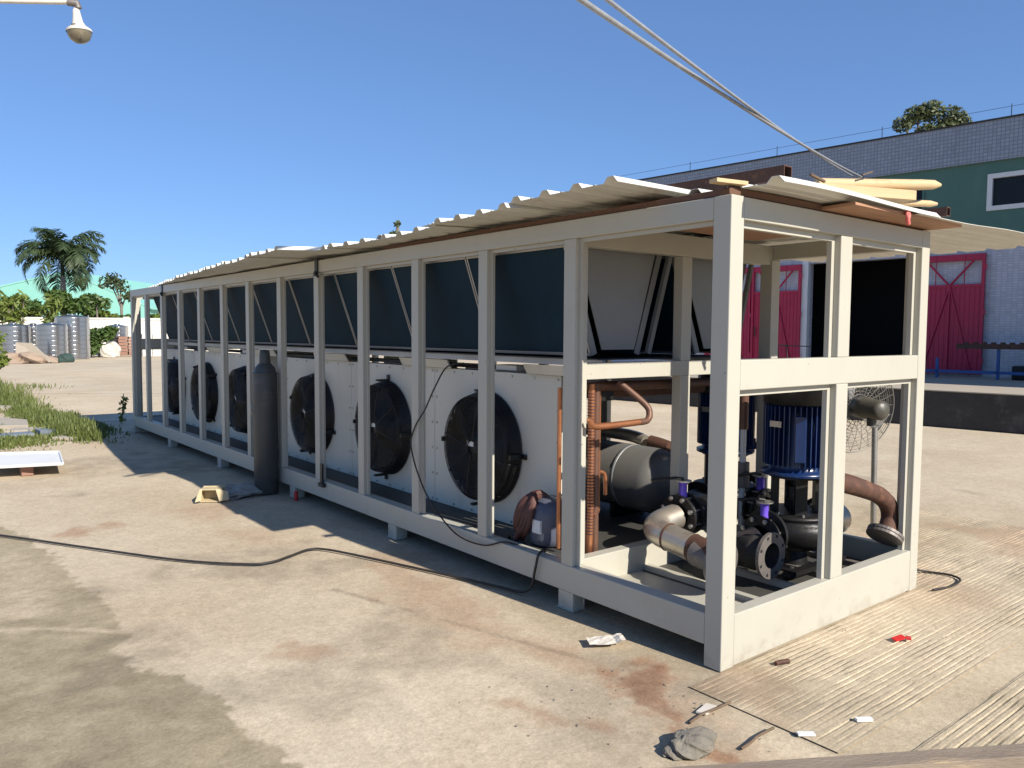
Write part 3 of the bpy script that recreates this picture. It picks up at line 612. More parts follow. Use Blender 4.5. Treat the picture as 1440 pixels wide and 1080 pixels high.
# header: stainless pipe along the frame with flange at its near end
hx, hz = .97, .35
ha = .62
hd = pipe('suction_pipe', [(ha, .66, .378), (ha, .76, .392), (ha, .86, .405)], .084, M['inox'], 24)
pipe('elbow', [(ha, .86, .405), (ha, .92, .415), (ha+.02, .98, .432), (ha+.08, 1.01, .448), (ha+.17, 1.01, .465), (ha+.24, 1.005, .475)], .085, M['inox'], 24, 6)
for y, zz in ((.86, .405), (.665, .378)): obj('weld_bead', MB().ring((ha, y, zz), (0, 1, .07), [(.084, -.01), (.09, 0), (.084, .01)], 24), M['rust'], unit)
pipe('rusty_spool', [(ha-.045, .44, .355), (ha-.03, .52, .366), (ha, .66, .378)], .0855, M['rust'], 24)
flange_a = MB().ring((ha-.05, .42, .352), (0.05, 1, .07), [(.078, 0), (.142, 0), (.142, .022), (.078, .022), (.078, .2), (.0001, .2)], 32, False); obj('flange', flange_a, M['flange'], unit)
pipe('cast_reducer', [(.985, 1.0, .48), (1.16, 1.01, .478), (1.30, 1.12, .46), (1.42, 1.30, .43), (1.62, 1.42, .41)], .095, M['blackm'], 24)
rb = MB(); rb.ring((hx, .375, hz-.01), (0, 1, 0), [(.085, 0), (.095, .01), (.10, .05), (.112, .08), (.112, .10), (.10, .125), (.095, .17), (.088, .18)], 28)
obj('rubber_joint', rb, M['rubber'], unit)
def flange(c, ax, R1, R0, th, nb, m, parent, br=.011):
    c = Vector(c); ax = Vector(ax).normalized(); b = MB()
    b.ring(c, ax, [(R0, 0), (R1, 0), (R1, th), (R0, th), (R0, 0)], 36, False)
    fo = obj('flange', b, m, parent)
    t = Vector((0, 0, 1)) if abs(ax.z) < .9 else Vector((1, 0, 0)); e1 = ax.cross(t).normalized(); e2 = ax.cross(e1); hb = MB()
    for k in range(nb):
        a = 2*PI*(k+.5)/nb; q = c+(e1*math.cos(a)+e2*math.sin(a))*(R1*.5+R0*.5+.012)
        hb.cyl(q-ax*.0006, q+ax*(th+.0006), br, 8)
    obj('bolt_hole', hb, M['dark'], fo)
    return fo
flange((hx, .352, hz-.01), (0, 1, 0), .142, .078, .022, 8, M['flange'], unit)
obj('pipe_bore', MB().ring((hx, .352, hz-.01), (0, 1, 0), [(.078, 0), (.076, .02), (.076, .25), (.0001, .26)], 28), M['rubber'], unit)
def valve(c, ax, tilt=0, lever=(-1, 0, 0)):
    c = Vector(c); ax = Vector(ax).normalized()
    b = MB(); b.ring(c, ax, [(.08, -.028), (.125, -.028), (.128, 0), (.125, .028), (.08, .028)], 32)
    v = obj('butterfly_valve', b, M['blackm'], unit)
    fl = MB()
    for s_ in (-1, 1): fl.ring(c+ax*(.031*s_), ax, [(.08, 0), (.142, 0), (.142, .02*s_), (.08, .02*s_)], 32, False)
    obj('valve_flange', fl, M['blackm'], v)
    bl = MB()
    t = Vector((0, 0, 1)); e1 = ax.cross(t).normalized(); e2 = ax.cross(e1)
    for k in range(8):
        a = 2*PI*(k+.5)/8; q = c+(e1*math.cos(a)+e2*math.sin(a))*.122; bl.cyl(q-ax*.075, q+ax*.075, .009, 8); bl.cyl(q-ax*.068, q-ax*.052, .016, 6); bl.cyl(q+ax*.052, q+ax*.068, .016, 6)
    obj('stud', bl, M['steel'], v)['kind'] = 'stuff'
    nk = MB(); nk.ring(c, (0, 0, 1), [(.03, .12), (.026, .15), (.026, .20), (.034, .215), (.034, .222)], 16); obj('neck', nk, M['purple'], v)
    pl = MB(); pl.ring(c, (0, 0, 1), [(.0001, .223), (.055, .223), (.055, .231), (.0001, .231)], 20, False); obj('notch_plate', pl, M['steel'], v)
    lv = MB(); l = Vector(lever).normalized(); lv.tube([c+Vector((0, 0, .24)), c+Vector((0, 0, .25))+l*.06, c+Vector((0, 0, .245))+l*.24], .010, 8); obj('lever', lv, M['blackm'], v)
    return v
valve((.925, 1.002, .48), (1, 0, .06), lever=(-1, .35, 0))
pipe('elbow', [(hx, .62, hz), (hx+.04, .60, hz+.005), (hx+.09, .575, hz+.015), (hx+.14, .555, hz+.03)], .080, M['inox'], 24)
valve((1.172, .545, .385), (1, 0, 0), lever=(-1, .6, 0))
valve((1.70, .93, .44), (0, 1, 0), lever=(-1, .2, 0))
pipe('riser_pipe', [(1.62, 1.03, .30), (1.62, 1.03, .7), (1.62, 1.03, 1.0)], .022, M['white'])
pipe('riser_pipe', [(1.62, 1.03, 1.0), (1.62, 1.03, 1.12), (1.62, 1.03, 1.36)], .034, M['brown_pipe'])
pipe('strainer', [(1.62, 1.03, .58), (1.62, 1.03, .66), (1.62, 1.03, .76)], .05, M['flange'])
for k, pts in enumerate(([(1.80, .60, 1.0), (1.86, .80, 1.05), (1.95, 1.05, 1.2), (2.02, 1.14, 1.30)], [(1.74, .58, .95), (1.84, .72, .70), (1.98, .85, .40), (2.03, .95, .16)])):
    pipe('motor_cable', pts, .010, M['cable'], 8)
# pump 1 discharge with stainless reducer, and the loose brown bend
pd = MB(); pd.ring((1.838, .54, .385), (1, 0, 0), [(.142, 0), (.142, .022), (.085, .023), (.085, .05), (.11, .14), (.11, .22)], 28); obj('discharge_pipe', pd, M['inox'], unit)
bd = MB(); bd.tube(spline([(1.32, .20, .785), (1.48, .19, .75), (1.70, .17, .69), (1.87, .16, .635), (1.985, .15, .56), (2.02, .145, .47), (1.975, .14, .395), (1.945, .138, .365)], 6), .058, 16)
bend = obj('outlet_bend', bd, M['rust'], unit)
fb = MB(); fb.ring((1.955, .138, .375), (-.62, 0, -.78), [(.05, 0), (.115, 0), (.115, .018), (.05, .018)], 28, False); fb.ring((1.955, .138, .375), (-.62, 0, -.78), [(.05, .024), (.115, .024), (.115, .042), (.0001, .042)], 28, False)
obj('flange', fb, M['flange'], bend)
pl = MB(); pl.prism([(1.40, .21, .84), (1.62, .20, .785), (1.78, .19, .735), (1.80, .19, .722), (1.55, .20, .775), (1.40, .21, .80)], (0, .012, 0)); obj('bracket', pl, M['rust'], bend)

# ================================================================== ROOF COVER (loose sheets, timber)
ORD = ['first', 'second', 'third', 'fourth', 'fifth', 'sixth', 'seventh', 'eighth', 'ninth', 'tenth', 'eleventh', 'twelfth', 'thirteenth']
def sheet(y0, y1, x0, x1, zfun, label, pitch=.25, skew=0.0, ph=0.0, name='corrugated_sheet', nx=14):
    ys = []; y = y0
    prof = []
    k = 0
    yy = y0-ph
    cuts = []
    while yy < y1+pitch:
        for (d, h) in ((0, 0), (.028, .030), (.066, .030), (.094, 0), (.15, .0), (.155, .004), (.165, .004), (.17, 0)):
            cuts.append((yy+d, h))
        yy += pitch
    prof = [(a, h) for a, h in cuts if y0+.004 <= a <= y1-.004]; prof = [(y0, 0.0)]+prof+[(y1, prof[-1][1])]
    xs = np.linspace(x0, x1, nx); b = MB(); vs = []
    for i, x in enumerate(xs):
        for (a, h) in prof: vs.append((x+skew*(a-y0), a, zfun(x, a)+h))
    n = len(prof); fs = [(i*n+j, (i+1)*n+j, (i+1)*n+j+1, i*n+j+1) for i in range(nx-1) for j in range(n-1)]
    b.add(vs, fs)
    o = obj(name, b, M['sheet']); so = o.modifiers.new('thickness', 'SOLIDIFY'); so.thickness = .003; so.offset = 1
    return tag(o, label, 'roofing sheet', 'loose corrugated sheets covering the unit')
sh = [(.42, 1.38, -.35, 2.9, 2.425, 0), (1.26, 2.26, -.38, 2.7, 2.405, .07), (2.14, 3.08, -.29, 2.8, 2.395, .06), (2.96, 3.94, -.23, 2.7, 2.385, -.05), (3.80, 4.14, -.30, 2.75, 2.378, 0),
      (4.03, 5.04, -.62, 2.6, 2.384, .07), (4.92, 5.92, -.55, 2.7, 2.378, .08), (5.80, 6.80, -.48, 2.7, 2.374, .09), (6.68, 7.68, -.39, 2.7, 2.370, .10), (7.56, 8.56, -.30, 2.7, 2.368, .10), (8.44, 9.44, -.20, 2.7, 2.366, .12), (9.32, 10.34, -.09, 2.7, 2.364, .14), (10.22, 11.6, .06, 2.7, 2.362, .1)]
for i, (a, b_, x0, x1, z, sk) in enumerate(sh):
    ph = random.uniform(0, .05) if i else 0.0; wob = random.uniform(-.012, .012); lift = random.uniform(.0, .02)
    sl = .035 if i else .02; zz = z+(.004 if i % 2 else 0)
    if i == 0: zf = lambda x, y, z=zz: z+.022*max(0, (x-.0))*0+.05*max(0, .2-(x+.2))*0
    else: zf = lambda x, y, z=zz, w_=wob, l_=lift: z+.010*math.sin(y*7+x*2)*.4+w_*(y-a)+min(0, x)*.05*(1+w_*10)+l_*max(0, -x)*.3
    sheet(a, b_, x0, x1, zf, '%s cream corrugated sheet from the near corner, overhanging the long side' % ORD[i] if x0 < -.1 else '%s cream corrugated sheet from the near corner, flush with the far roof edge' % ORD[i], ph=ph, skew=sk+random.uniform(-.012, .012))
sheet(-.215, .50, .10, 1.75, lambda x, y: 2.386+.008*math.sin(x*3)+.01*(y+.2), 'cream corrugated sheet laid along the near end, under the pine timbers', ph=.0, pitch=.235)
sheet(-.205, .95, 1.50, 4.3, lambda x, y: 2.374+.018*max(0, x-1.6)-.01*(y+.1)+.004*math.sin(x*5), 'cream corrugated sheet jutting out past the right end post towards the red gate', ph=.10, pitch=.235)
sheet(.86, 1.9, 1.40, 4.1, lambda x, y: 2.372+.016*max(0, x-1.8)-.01*(y-.9), 'cream corrugated sheet behind the jutting one, at the far side of the roof', ph=.01, pitch=.235)
# timber battens on the rails
def beam(name, a, b_, wd, ht, m, label, cat, group=None, up=(0, 0, 1)):
    a, b_ = Vector(a), Vector(b_); d = (b_-a); ln = d.length; d.normalize(); upv = Vector(up); sd_ = d.cross(upv).normalized(); up2 = sd_.cross(d)
    mb = MB(); mb.obox((ln/2, 0, 0), (ln/2, 0, 0), (0, wd/2, 0), (0, 0, ht/2))
    o = obj(name, mb, m, bevel=.003); o.matrix_world = Matrix(((d.x, sd_.x*-1, up2.x, a.x), (d.y, -sd_.y, up2.y, a.y), (d.z, -sd_.z, up2.z, a.z), (0, 0, 0, 1)))
    return tag(o, label, cat, group)
beam('timber_batten', (.035, .02, 2.367), (.045, 3.4, 2.364), .05, .030, M['batten'], 'brown timber batten on the long top rail, under the corrugated sheets', 'timber', 'battens under the roof sheets')
beam('timber_batten', (.02, .045, 2.372), (1.35, .03, 2.372), .05, .035, M['batten'], 'brown timber batten along the near end top rail, with a pale cut tip', 'timber', 'battens under the roof sheets')
beam('timber_batten', (.9, 3.0, 2.352), (2.6, 3.05, 2.352), .05, .02, M['batten'], 'brown batten lying across the middle of the frame, under the sheets', 'timber', 'battens under the roof sheets')
pb = MB(); pb.prism([(-.09, .02, 2.40), (.10, -.02, 2.40), (.12, .04, 2.40), (-.07, .08, 2.40)], (0, 0, .018)); tag(obj('wood_offcut', pb, M['pine']), 'pale wood offcut poking out at the near roof corner', 'timber')
pb = MB(); pb.prism([(.80, -.19, 2.360), (2.16, -.17, 2.366), (2.10, .50, 2.352), (.86, .55, 2.352)], (0, 0, .016)); pl = tag(obj('plywood_board', pb, M['ply']), 'reddish plywood board jutting over the near end rail under the sheets', 'board', 'plywood boards under the roof')
fr = MB(); fr.tube(spline([(1.36, -.196, 2.385), (1.375, -.20, 2.36), (1.365, -.20, 2.335), (1.38, -.198, 2.31)], 5), .013, 6); fr.tube(spline([(1.355, -.198, 2.38), (1.35, -.202, 2.355), (1.375, -.20, 2.33)], 5), .010, 6)
tag(obj('ribbon', fr, mat('pink_ribbon', (.75, .17, .15), .6)), 'pink ribbon hanging from the plywood edge', 'ribbon')
pb = MB(); pb.prism([(.09, .09, 2.3502), (.79, .09, 2.3502), (.79, .56, 2.3502), (1.7, .56, 2.3502), (1.7, 1.05, 2.3502), (.09, 1.0, 2.3502)], (0, 0, .014)); tag(obj('plywood_board', pb, M['ply']), 'brown plywood board over the left half of the pump bay, seen from below', 'board', 'plywood boards under the roof')
# square steel tubes on top
def sqtube(a, b_, w_, label):
    a, b_ = Vector(a), Vector(b_); d = (b_-a).normalized(); sd_ = d.cross(Vector((0, 0, 1))).normalized(); up = sd_.cross(d); mb = MB(); t = .005
    for (i, j, p, q) in ((0, 1, w_, t), (0, -1, w_, t), (1, 0, t, w_-2*t), (-1, 0, t, w_-2*t)):
        mb.obox((a+b_)/2+sd_*(i*(w_-t)/2)+up*(j*(w_-t)/2), (b_-a)/2, sd_*(p/2), up*(q/2))
    mb.obox(a+d*.12, d*.001, sd_*(w_/2-t), up*(w_/2-t))
    return tag(obj('steel_tube', mb, M['rust']), label, 'steel tube', 'rusty square tubes on the roof')
sqtube((.50, .02, 2.515), (.42, 2.9, 2.53), .075, 'rusty square steel tube lying behind the pine timbers, open end forward')
sqtube((2.25, -.05, 2.485), (2.15, 2.4, 2.52), .058, 'thin rusty square steel tube near the right edge of the roof')
# pine timbers
lg = MB(); lg.tube([(.98, .14, 2.535), (1.0, .13, 2.535), (1.35, -.02, 2.553), (1.62, -.15, 2.567), (1.70, -.19, 2.571), (1.74, -.21, 2.571)], .03, 10, rads=[.03, .034, .033, .031, .027, .010])
tag(obj('pine_log', lg, M['pine']), 'pine half log with a pointed end, topmost of the timbers', 'timber', 'pine timbers on the near roof end')
beam('pine_block', (.84, .12, 2.488), (1.53, -.13, 2.490), .10, .055, M['pine'], 'pine block with a square end, under the pine log', 'timber', 'pine timbers on the near roof end')
lg = MB(); lg.tube([(1.0, .22, 2.468), (1.5, .02, 2.474), (1.80, -.13, 2.478), (1.84, -.15, 2.478)], .02, 8, rads=[.02, .021, .02, .01]); tag(obj('pine_stick', lg, M['pine']), 'thin round pine stick, lowest of the timbers, pointing right', 'timber', 'pine timbers on the near roof end')
nl = MB(); nl.obox((1.22, -.03, 2.60), (.035, -.012, .012), (.002, .006, 0), (0, .0, .004)); nl.obox((.92, .10, 2.555), (.04, -.02, -.018), (.003, .008, 0), (0, 0, .006)); tag(obj('bark_strip', nl, M['twig']), 'dark bark slivers stuck on the pine log', 'bark')
# straps
def strap(y, label):
    b = MB(); b.box((-.012, y, 2.20), (-.004, y+.06, 2.36)); b.box((-.012, y, 2.3605), (.10, y+.06, 2.366)); b.box((-.020, y-.015, 2.20), (-.0125, y+.075, 2.235)); b.tube(spline([(-.02, y+.03, 2.24), (-.03, y-.01, 2.21), (-.02, y-.04, 2.19)], 4), .012, 6)
    tag(obj('strap', b, M['black']), label, 'strap', 'black straps over the long top rail')
strap(4.58, 'black strap over the long top rail above the middle bays'); strap(9.82, 'black strap over the long top rail near the far end')
b = MB(); b.box((-.020, 4.50, .23), (-.003, 4.545, .44)); b.box((-.035, 4.46, .225), (-.003, 4.56, .262)); tag(obj('clamp', b, M['black']), 'small black clamp on the bottom rail below a post', 'clamp')

# ================================================================== BESIDE THE UNIT
gc = empty('gas_cylinder', (-.13, 5.60, 0), 'tall dark grey gas cylinder standing against the long side in the shade', 'gas cylinder')
b = MB(); b.ring((0, 0, 0), (0, 0, 1), [(.0001, 0), (.108, 0), (.122, .015), (.122, 1.20), (.117, 1.25), (.098, 1.31), (.068, 1.345), (.055, 1.355)], 32); obj('body', b, M['cyl'], gc)
b = MB(); b.ring((0, 0, 0), (0, 0, 1), [(.058, 1.34), (.056, 1.38), (.053, 1.45), (.046, 1.49), (.0001, 1.495)], 24); obj('valve_cap', b, M['cyl'], gc)
b = MB(); b.ring((0, 0, 1.235), (0, 0, 1), [(.121, 0), (.125, .004), (.125, .02), (.121, .024)], 32); obj('collar', b, M['cyl'], gc)
b = MB(); b.tube(spline([(-.128, .03, .83), (-.145, .03, .86), (-.145, .03, .90), (-.128, .03, .92)], 4), .006, 6); obj('hook', b, M['steel'], gc)
b = MB(); b.tube([(.09, 5.68, .90), (.0, 5.45, .905), (-.09, 5.22, .91)], .006, 6)
def rope(name, pts, rad, m, label, cat, n=8, seg=6): return tag(obj(name, MB().tube(spline(pts, n), rad, seg), m), label, cat)
gz = .014
rope('power_cable', [(-9.5, 12.5, gz), (-5.6, 9.3, gz), (-3.4, 6.6, gz), (-2.512, 5.19, gz), (-2.04, 4.376, gz), (-1.575, 3.595, gz), (-1.224, 3.194, gz), (-1.06, 3.13, gz), (-.90, 3.19, gz), (-.70, 3.28, gz), (-.60, 3.20, gz), (-.49, 2.925, gz), (-.275, 2.276, gz), (-.10, 1.72, gz), (-.045, 1.53, gz), (-.025, 1.44, .06), (-.022, 1.40, .19), (-.022, 1.37, .285), (.05, 1.40, .30), (.12, 1.46, .25)], .0085, M['cable'], 'black power cable snaking over the concrete up into the unit', 'cable')
rope('control_cable', [(.10, 2.36, 1.46), (.012, 2.45, 1.43), (-.006, 2.58, 1.28), (-.006, 2.72, 1.10), (-.008, 2.84, .98), (-.012, 2.90, .88), (-.015, 2.91, .80), (-.03, 2.80, .62), (-.03, 2.61, .415), (-.03, 2.28, .24), (-.03, 1.95, .225), (.0, 1.75, .285), (.08, 1.66, .26)], .006, M['cable'], 'thin black cable drooping across the open bays', 'cable')
rope('ground_cable', [(2.16, .10, .10), (2.30, .17, .09), (2.48, .14, .02), (2.56, -.02, gz), (2.50, -.12, gz), (2.30, -.14, gz), (2.13, -.10, gz)], .008, M['cable'], 'black cable loop on the concrete beyond the right end post', 'cable')
def rock(name, c, rx, ry, rz, m, label, cat, seed=0, n=14, rough=.3, **k):
    b = MB(); rs = np.random.default_rng(seed); vs = []; fs = []
    off = rs.random(3)*50
    for i in range(n+1):
        for j in range(2*n):
            th = PI*i/n; ph = PI*j/n; d = np.array([math.sin(th)*math.cos(ph), math.sin(th)*math.sin(ph), math.cos(th)])
            q = 1+rough*2*(float(fbm(np.array([d[0]*1.6+off[0]+d[2]]), np.array([d[1]*1.6+off[1]-d[2]*1.3]))[0])-.48)
            vs.append((c[0]+d[0]*rx*q, c[1]+d[1]*ry*q, max(c[2]+d[2]*rz*q, 0.0)))
    for i in range(n):
        for j in range(2*n): fs.append((i*2*n+j, (i+1)*2*n+j, (i+1)*2*n+(j+1) % (2*n), i*2*n+(j+1) % (2*n)))
    b.add(vs, fs, False); return tag(obj(name, b, m), label, cat, **k)
rock('stone', (-.69, -.36, .01), .125, .075, .048, M['stone'], 'rough grey stone near the front edge of the concrete', 'stone', 3, n=30, rough=.42)
rock('dust_heap', (-.40, 5.75, .0), .24, .30, .09, M['plaster'], 'low heap of grey plaster dust beside the gas cylinder', 'heap', 5, rough=.7)
cb = empty('broken_carton', (-.70, 5.55, 0), 'torn yellow carton box lying open beside the dust heap', 'carton')
cb.rotation_euler = (0, 0, -.55); cb.scale = (.8, .8, .85)
b = MB(); b.box((-.13, -.09, .012), (-.12, .09, .15)); b.box((.12, -.09, .012), (.13, .09, .15)); b.box((-.13, -.09, .002), (.13, .09, .0115)); b.box((-.13, .09, .002), (.13, .10, .16)); b.box((-.12, -.09, .14), (.12, .09, .15)); obj('box_body', b, M['carton'], cb, bevel=.003)
b = MB(); b.prism([(-.13, -.095, .15), (-.10, -.095, .15), (-.10, -.15, .03), (-.17, -.16, .015)], (.004, 0, .006)); b.prism([(.06, -.095, .15), (.20, -.08, .12), (.22, -.12, .03), (.11, -.13, .02)], (.004, 0, .006)); obj('flap', b, M['carton'], cb)
pp = MB(); N = 9; vs = []; 
for i in range(N):
    for j in range(N): vs.append((.20*(i/(N-1)-.5)*1.0, .11*(j/(N-1)-.5), .016+.022*float(fbm(np.array([i*.45+3]), np.array([j*.5+9]))[0])+.015*(i > 6)))
pp.add(vs, [(i*N+j, (i+1)*N+j, (i+1)*N+j+1, i*N+j+1) for i in range(N-1) for j in range(N-1)])
o = tag(obj('paper_sheet', pp, M['paper'], None, (-.20, .60, .0)), 'crumpled white paper lying beside the long side near the corner', 'paper'); o.rotation_euler = (0, 0, -.55)
def stick(pts, rad, m, label, name='twig', cat='twig'): return tag(obj(name, MB().tube(spline(pts, 4), rad, 6, rads=None), m), label, cat)
stick([(-.54, -.50, .006), (-.47, -.50, .012), (-.40, -.485, .009), (-.30, -.493, .014)], .006, M['twig'], 'thin brown twig left of the pavement joint')
stick([(-.535, -.235, .006), (-.44, -.225, .010), (-.36, -.235, .014), (-.24, -.233, .010)], .006, M['twig'], 'thin brown twig at the end of a white scrap')
stick([(.285, -.125, .014), (.33, -.135, .015), (.365, -.15, .014)], .012, M['rust'], 'short rusty rod on the grooved pavement', 'rusty_rod', 'rod')
b = MB(); b.obox((.08, -.69, .012), (.03, -.02, 0), (.006, .010, 0), (0, 0, .006)); tag(obj('plaster_chip', b, M['white']), 'white chip on the grooved pavement', 'scrap')
b = MB(); b.obox((-.23, -.60, .010), (.028, -.022, 0), (.007, .010, 0), (0, 0, .005)); tag(obj('plaster_chip', b, M['white']), 'white chip left of the pavement joint', 'scrap')
b = MB(); b.obox((-.38, -.205, .008), (.05, .01, 0), (-.008, .022, 0), (0, 0, .004)); tag(obj('plastic_scrap', b, M['paper']), 'pale plastic scrap below the near corner post', 'scrap')
b = MB(); b.obox((1.10, -.36, .022), (.035, -.01, .004), (.004, .015, .003), (0, 0, .004)); b.obox((1.15, -.39, .02), (.022, .012, 0), (-.006, .012, 0), (0, 0, .003)); tag(obj('red_scrap', b, M['redp']), 'small red plastic scrap on the grooved pavement', 'scrap')
b = MB(); b.cyl((-.03, 5.08, 0), (-.03, 5.08, .09), .02, 10); tag(obj('red_bottle_cap', b, M['redp']), 'little red thing on the ground by a foot of the unit', 'scrap')
gv = MB(); rs = np.random.default_rng(4)
for k in range(70):
    if k < 30: x, y = rs.normal(-.78, .22), rs.normal(.12, .38)
    elif k < 50: x, y = rs.normal(-.42, .10), rs.normal(.10, .2)
    else: x, y = rs.uniform(-1.6, 1.5), rs.uniform(-.8, 2.0)
    if x > -.02 and y > -.02: continue
    s_ = rs.uniform(.0012, .0034); z = .010 if x > -.24 and y < 1 else -.002
    a = rs.uniform(0, 3); gv.obox((x, y, z+s_*.6), (s_*math.cos(a), s_*math.sin(a), 0), (-s_*.7*math.sin(a), s_*.7*math.cos(a), .001), (.001, 0, s_*.6))
tag(obj('gravel', gv, M['stone']), kind='stuff')
beam('wood_beam', (1.069, -1.805, .045), (-1.277, -.384, .045), .09, .09, M['oldwood'], 'weathered wooden beam lying on the ground in the foreground corner', 'wood beam')
# white tray on bricks, left
tr = empty('metal_tray', (-1.9, 8.6, 0), 'white metal tray lying on bricks at the left edge', 'tray')
b = MB(); b.prism([(-.35, .75, .12), (.40, .42, .12), (.28, -.62, .12), (-.50, -.40, .12)], (0, 0, .012)); obj('sheet_panel', b, M['white'], tr)
b = MB()
q = [(-.35, .75), (.40, .42), (.28, -.62), (-.50, -.40)]
for i in range(4):
    a, c = Vector((*q[i], .142)), Vector((*q[(i+1) % 4], .142)); d = (c-a)/2; n = Vector((-d.y, d.x, 0)).normalized(); b.obox((a+c)/2, d, n*.008, (0, 0, .0095))
obj('rim', b, M['white'], tr)
for (x, y) in ((-.05, -.35), (-.2, .5)): tag(obj('brick', MB().box((-1.9+x-.06, 8.6+y-.05, 0), (-1.9+x+.06, 8.6+y+.12, .119)), M['brickw'], bevel=.004), 'brown brick under the %s edge of the white tray' % ('near' if y < 0 else 'far'), 'brick', 'bricks under the tray')
# pedestal fan beyond the unit
pf = empty('pedestal_fan', (2.72, .60, 0), 'grey pedestal fan with wire guard standing beyond the pump bay', 'fan')
b = MB(); b.ring((0, 0, 0), (0, 0, 1), [(.0001, .0), (.24, 0), (.24, .025), (.06, .05), (.04, .06)], 28); obj('base', b, M['steel'], pf)
b = MB(); b.tube([(0, 0, .05), (-.02, .0, .55), (-.035, .0, .98)], .022, 10); obj('pole', b, M['steel'], pf)
fd = Vector((.42, .90, .03)).normalized()     # blowing away to the left
hc = Vector((-.05, .02, 1.12))
b = MB(); b.ring(hc, fd, [(.0001, -.13), (.05, -.125), (.075, -.10), (.078, .04), (.085, .05), (.085, .16), (.0001, .17)], 24); b.cyl(hc+Vector((0, 0, -.13)), hc+Vector((0, 0, -.04)), .035, 12); obj('motor', b, M['fanmotor'], pf)
M['fanwire'] = mat('fan_wire', (.22, .21, .18), .45, .6, (.15, .14, .12), 8)
g = MB(); e1 = fd.cross(Vector((0, 0, 1))).normalized(); e2 = fd.cross(e1); gcn = hc+fd*.22
def circ(rad, h, t=.0022): g.tube([gcn+fd*h+(e1*math.cos(2*PI*k/40)+e2*math.sin(2*PI*k/40))*rad for k in range(41)], t, 4, True, False)
for i in range(12): circ(.07+.026*i, -.075+.075*(i/11)**2); circ(.07+.026*i, .085-.085*(i/11)**2)
circ(.375, 0, .006)
for k in range(28):
    a = 2*PI*k/28; e = e1*math.cos(a)+e2*math.sin(a)
    g.tube([gcn+fd*-.078+e*.06, gcn+fd*-.05+e*.25, gcn+e*.37], .002, 4); g.tube([gcn+fd*.088+e*.06, gcn+fd*.055+e*.25, gcn+e*.37], .002, 4)
obj('guard', g, M['fanwire'], pf)
for k in range(3):
    bl = MB(); a = 2*PI*k/3+.4; e = e1*math.cos(a)+e2*math.sin(a); t = fd.cross(e)
    bl.add([gcn+e*.05-t*.03, gcn+e*.05+t*.03+fd*.03, gcn+e*.32+t*.11+fd*.03, gcn+e*.33-t*.06-fd*.02], [(0, 1, 2, 3)]); obj('blade', bl, M['alu'], pf)

# ================================================================== BUILDING ON THE RIGHT
A0 = Vector((12.142, 2.678, 0)); D = Vector((-.08328, .99653, 0)); Nn = Vector((.99653, .08328, 0))
def bp(s_, o, z): return A0+D*s_+Nn*o+Vector((0, 0, z))
def bbox(mb, s0, s1, o0, o1, z0, z1):
    mb.add([bp(s0, o0, z0), bp(s0, o1, z0), bp(s1, o1, z0), bp(s1, o0, z0), bp(s0, o0, z1), bp(s0, o1, z1), bp(s1, o1, z1), bp(s1, o0, z1)],
           [(0, 3, 2, 1), (4, 5, 6, 7), (0, 1, 5, 4), (1, 2, 6, 5), (2, 3, 7, 6), (3, 0, 4, 7)]); return mb
def uvbox(o):
    me = o.data; uv = me.uv_layers.new(name='UVMap')
    for p_ in me.polygons:
        for li in p_.loop_indices:
            v = me.vertices[me.loops[li].vertex_index].co-A0; uv.data[li].uv = ((v.dot(D) if abs(p_.normal.dot(Nn)) > .5 else v.dot(Nn)), v.z if abs(p_.normal.z) < .5 else v.dot(D))
    return o
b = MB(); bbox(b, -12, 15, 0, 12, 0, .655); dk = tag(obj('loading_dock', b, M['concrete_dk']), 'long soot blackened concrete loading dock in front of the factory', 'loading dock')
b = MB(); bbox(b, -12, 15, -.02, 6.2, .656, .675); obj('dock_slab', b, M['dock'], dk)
fac = empty('factory_building', bp(8, 6, 0), 'green and grey tiled factory building with red gates on the right', 'building')
fac_loc = fac.location.copy()
def fobj(name, mb, m, par=None, uv=False, bevel=0):
    o = obj(name, mb, m, None, bevel=bevel)
    if uv: uvbox(o)
    par = par or fac
    o.parent = par; o.matrix_parent_inverse = Matrix.Translation(-fac_loc)
    return o
def fsub(name, mb, m, par):
    o = obj(name, mb, m, par); return o
FO = 6.0; GS0, GS1 = 3.9, 6.9; GZ = 3.72; BE = 14.5
fw = MB(); bbox(fw, -12, GS0, FO, FO+.3, .68, 4.05); bbox(fw, GS1, BE, FO, FO+.3, .68, 4.05); bbox(fw, GS0, GS1, FO, FO+.3, GZ, 4.05)
fobj('tiled_wall', fw, M['tilewhite'], uv=True)
# green band with window openings
wins = [(-2.2, .3-.6), (.25, 2.42), (3.85, 6.2), (8.2, 10.4)]
wz0, wz1 = 4.72, 5.60
gbm = MB(); bbox(gbm, -12, BE, FO-.02, FO+.3, 4.051, wz0); bbox(gbm, -12, BE, FO-.02, FO+.3, wz1, 5.90)
prev = -12
for (a, c) in wins: bbox(gbm, prev, a, FO-.02, FO+.3, wz0+.0005, wz1-.0005); prev = c
bbox(gbm, prev, BE, FO-.02, FO+.3, wz0+.0005, wz1-.0005); fobj('green_wall', gbm, M['green'])
pm = MB(); bbox(pm, -12, BE, FO-.10, FO+.3, 5.901, 6.86); fobj('tiled_parapet', pm, M['tilegrey'], uv=True)
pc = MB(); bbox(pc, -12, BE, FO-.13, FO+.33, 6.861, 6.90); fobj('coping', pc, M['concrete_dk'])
rf = MB(); bbox(rf, -12, BE, FO+.32, FO+16, 6.0, 6.3); bbox(rf, BE-.3, BE, FO+.301, FO+16, 0, 5.99); bbox(rf, -12, BE-.31, FO+15.7, FO+16, 0, 5.99); fobj('roof_slab', rf, M['concrete_dk'])
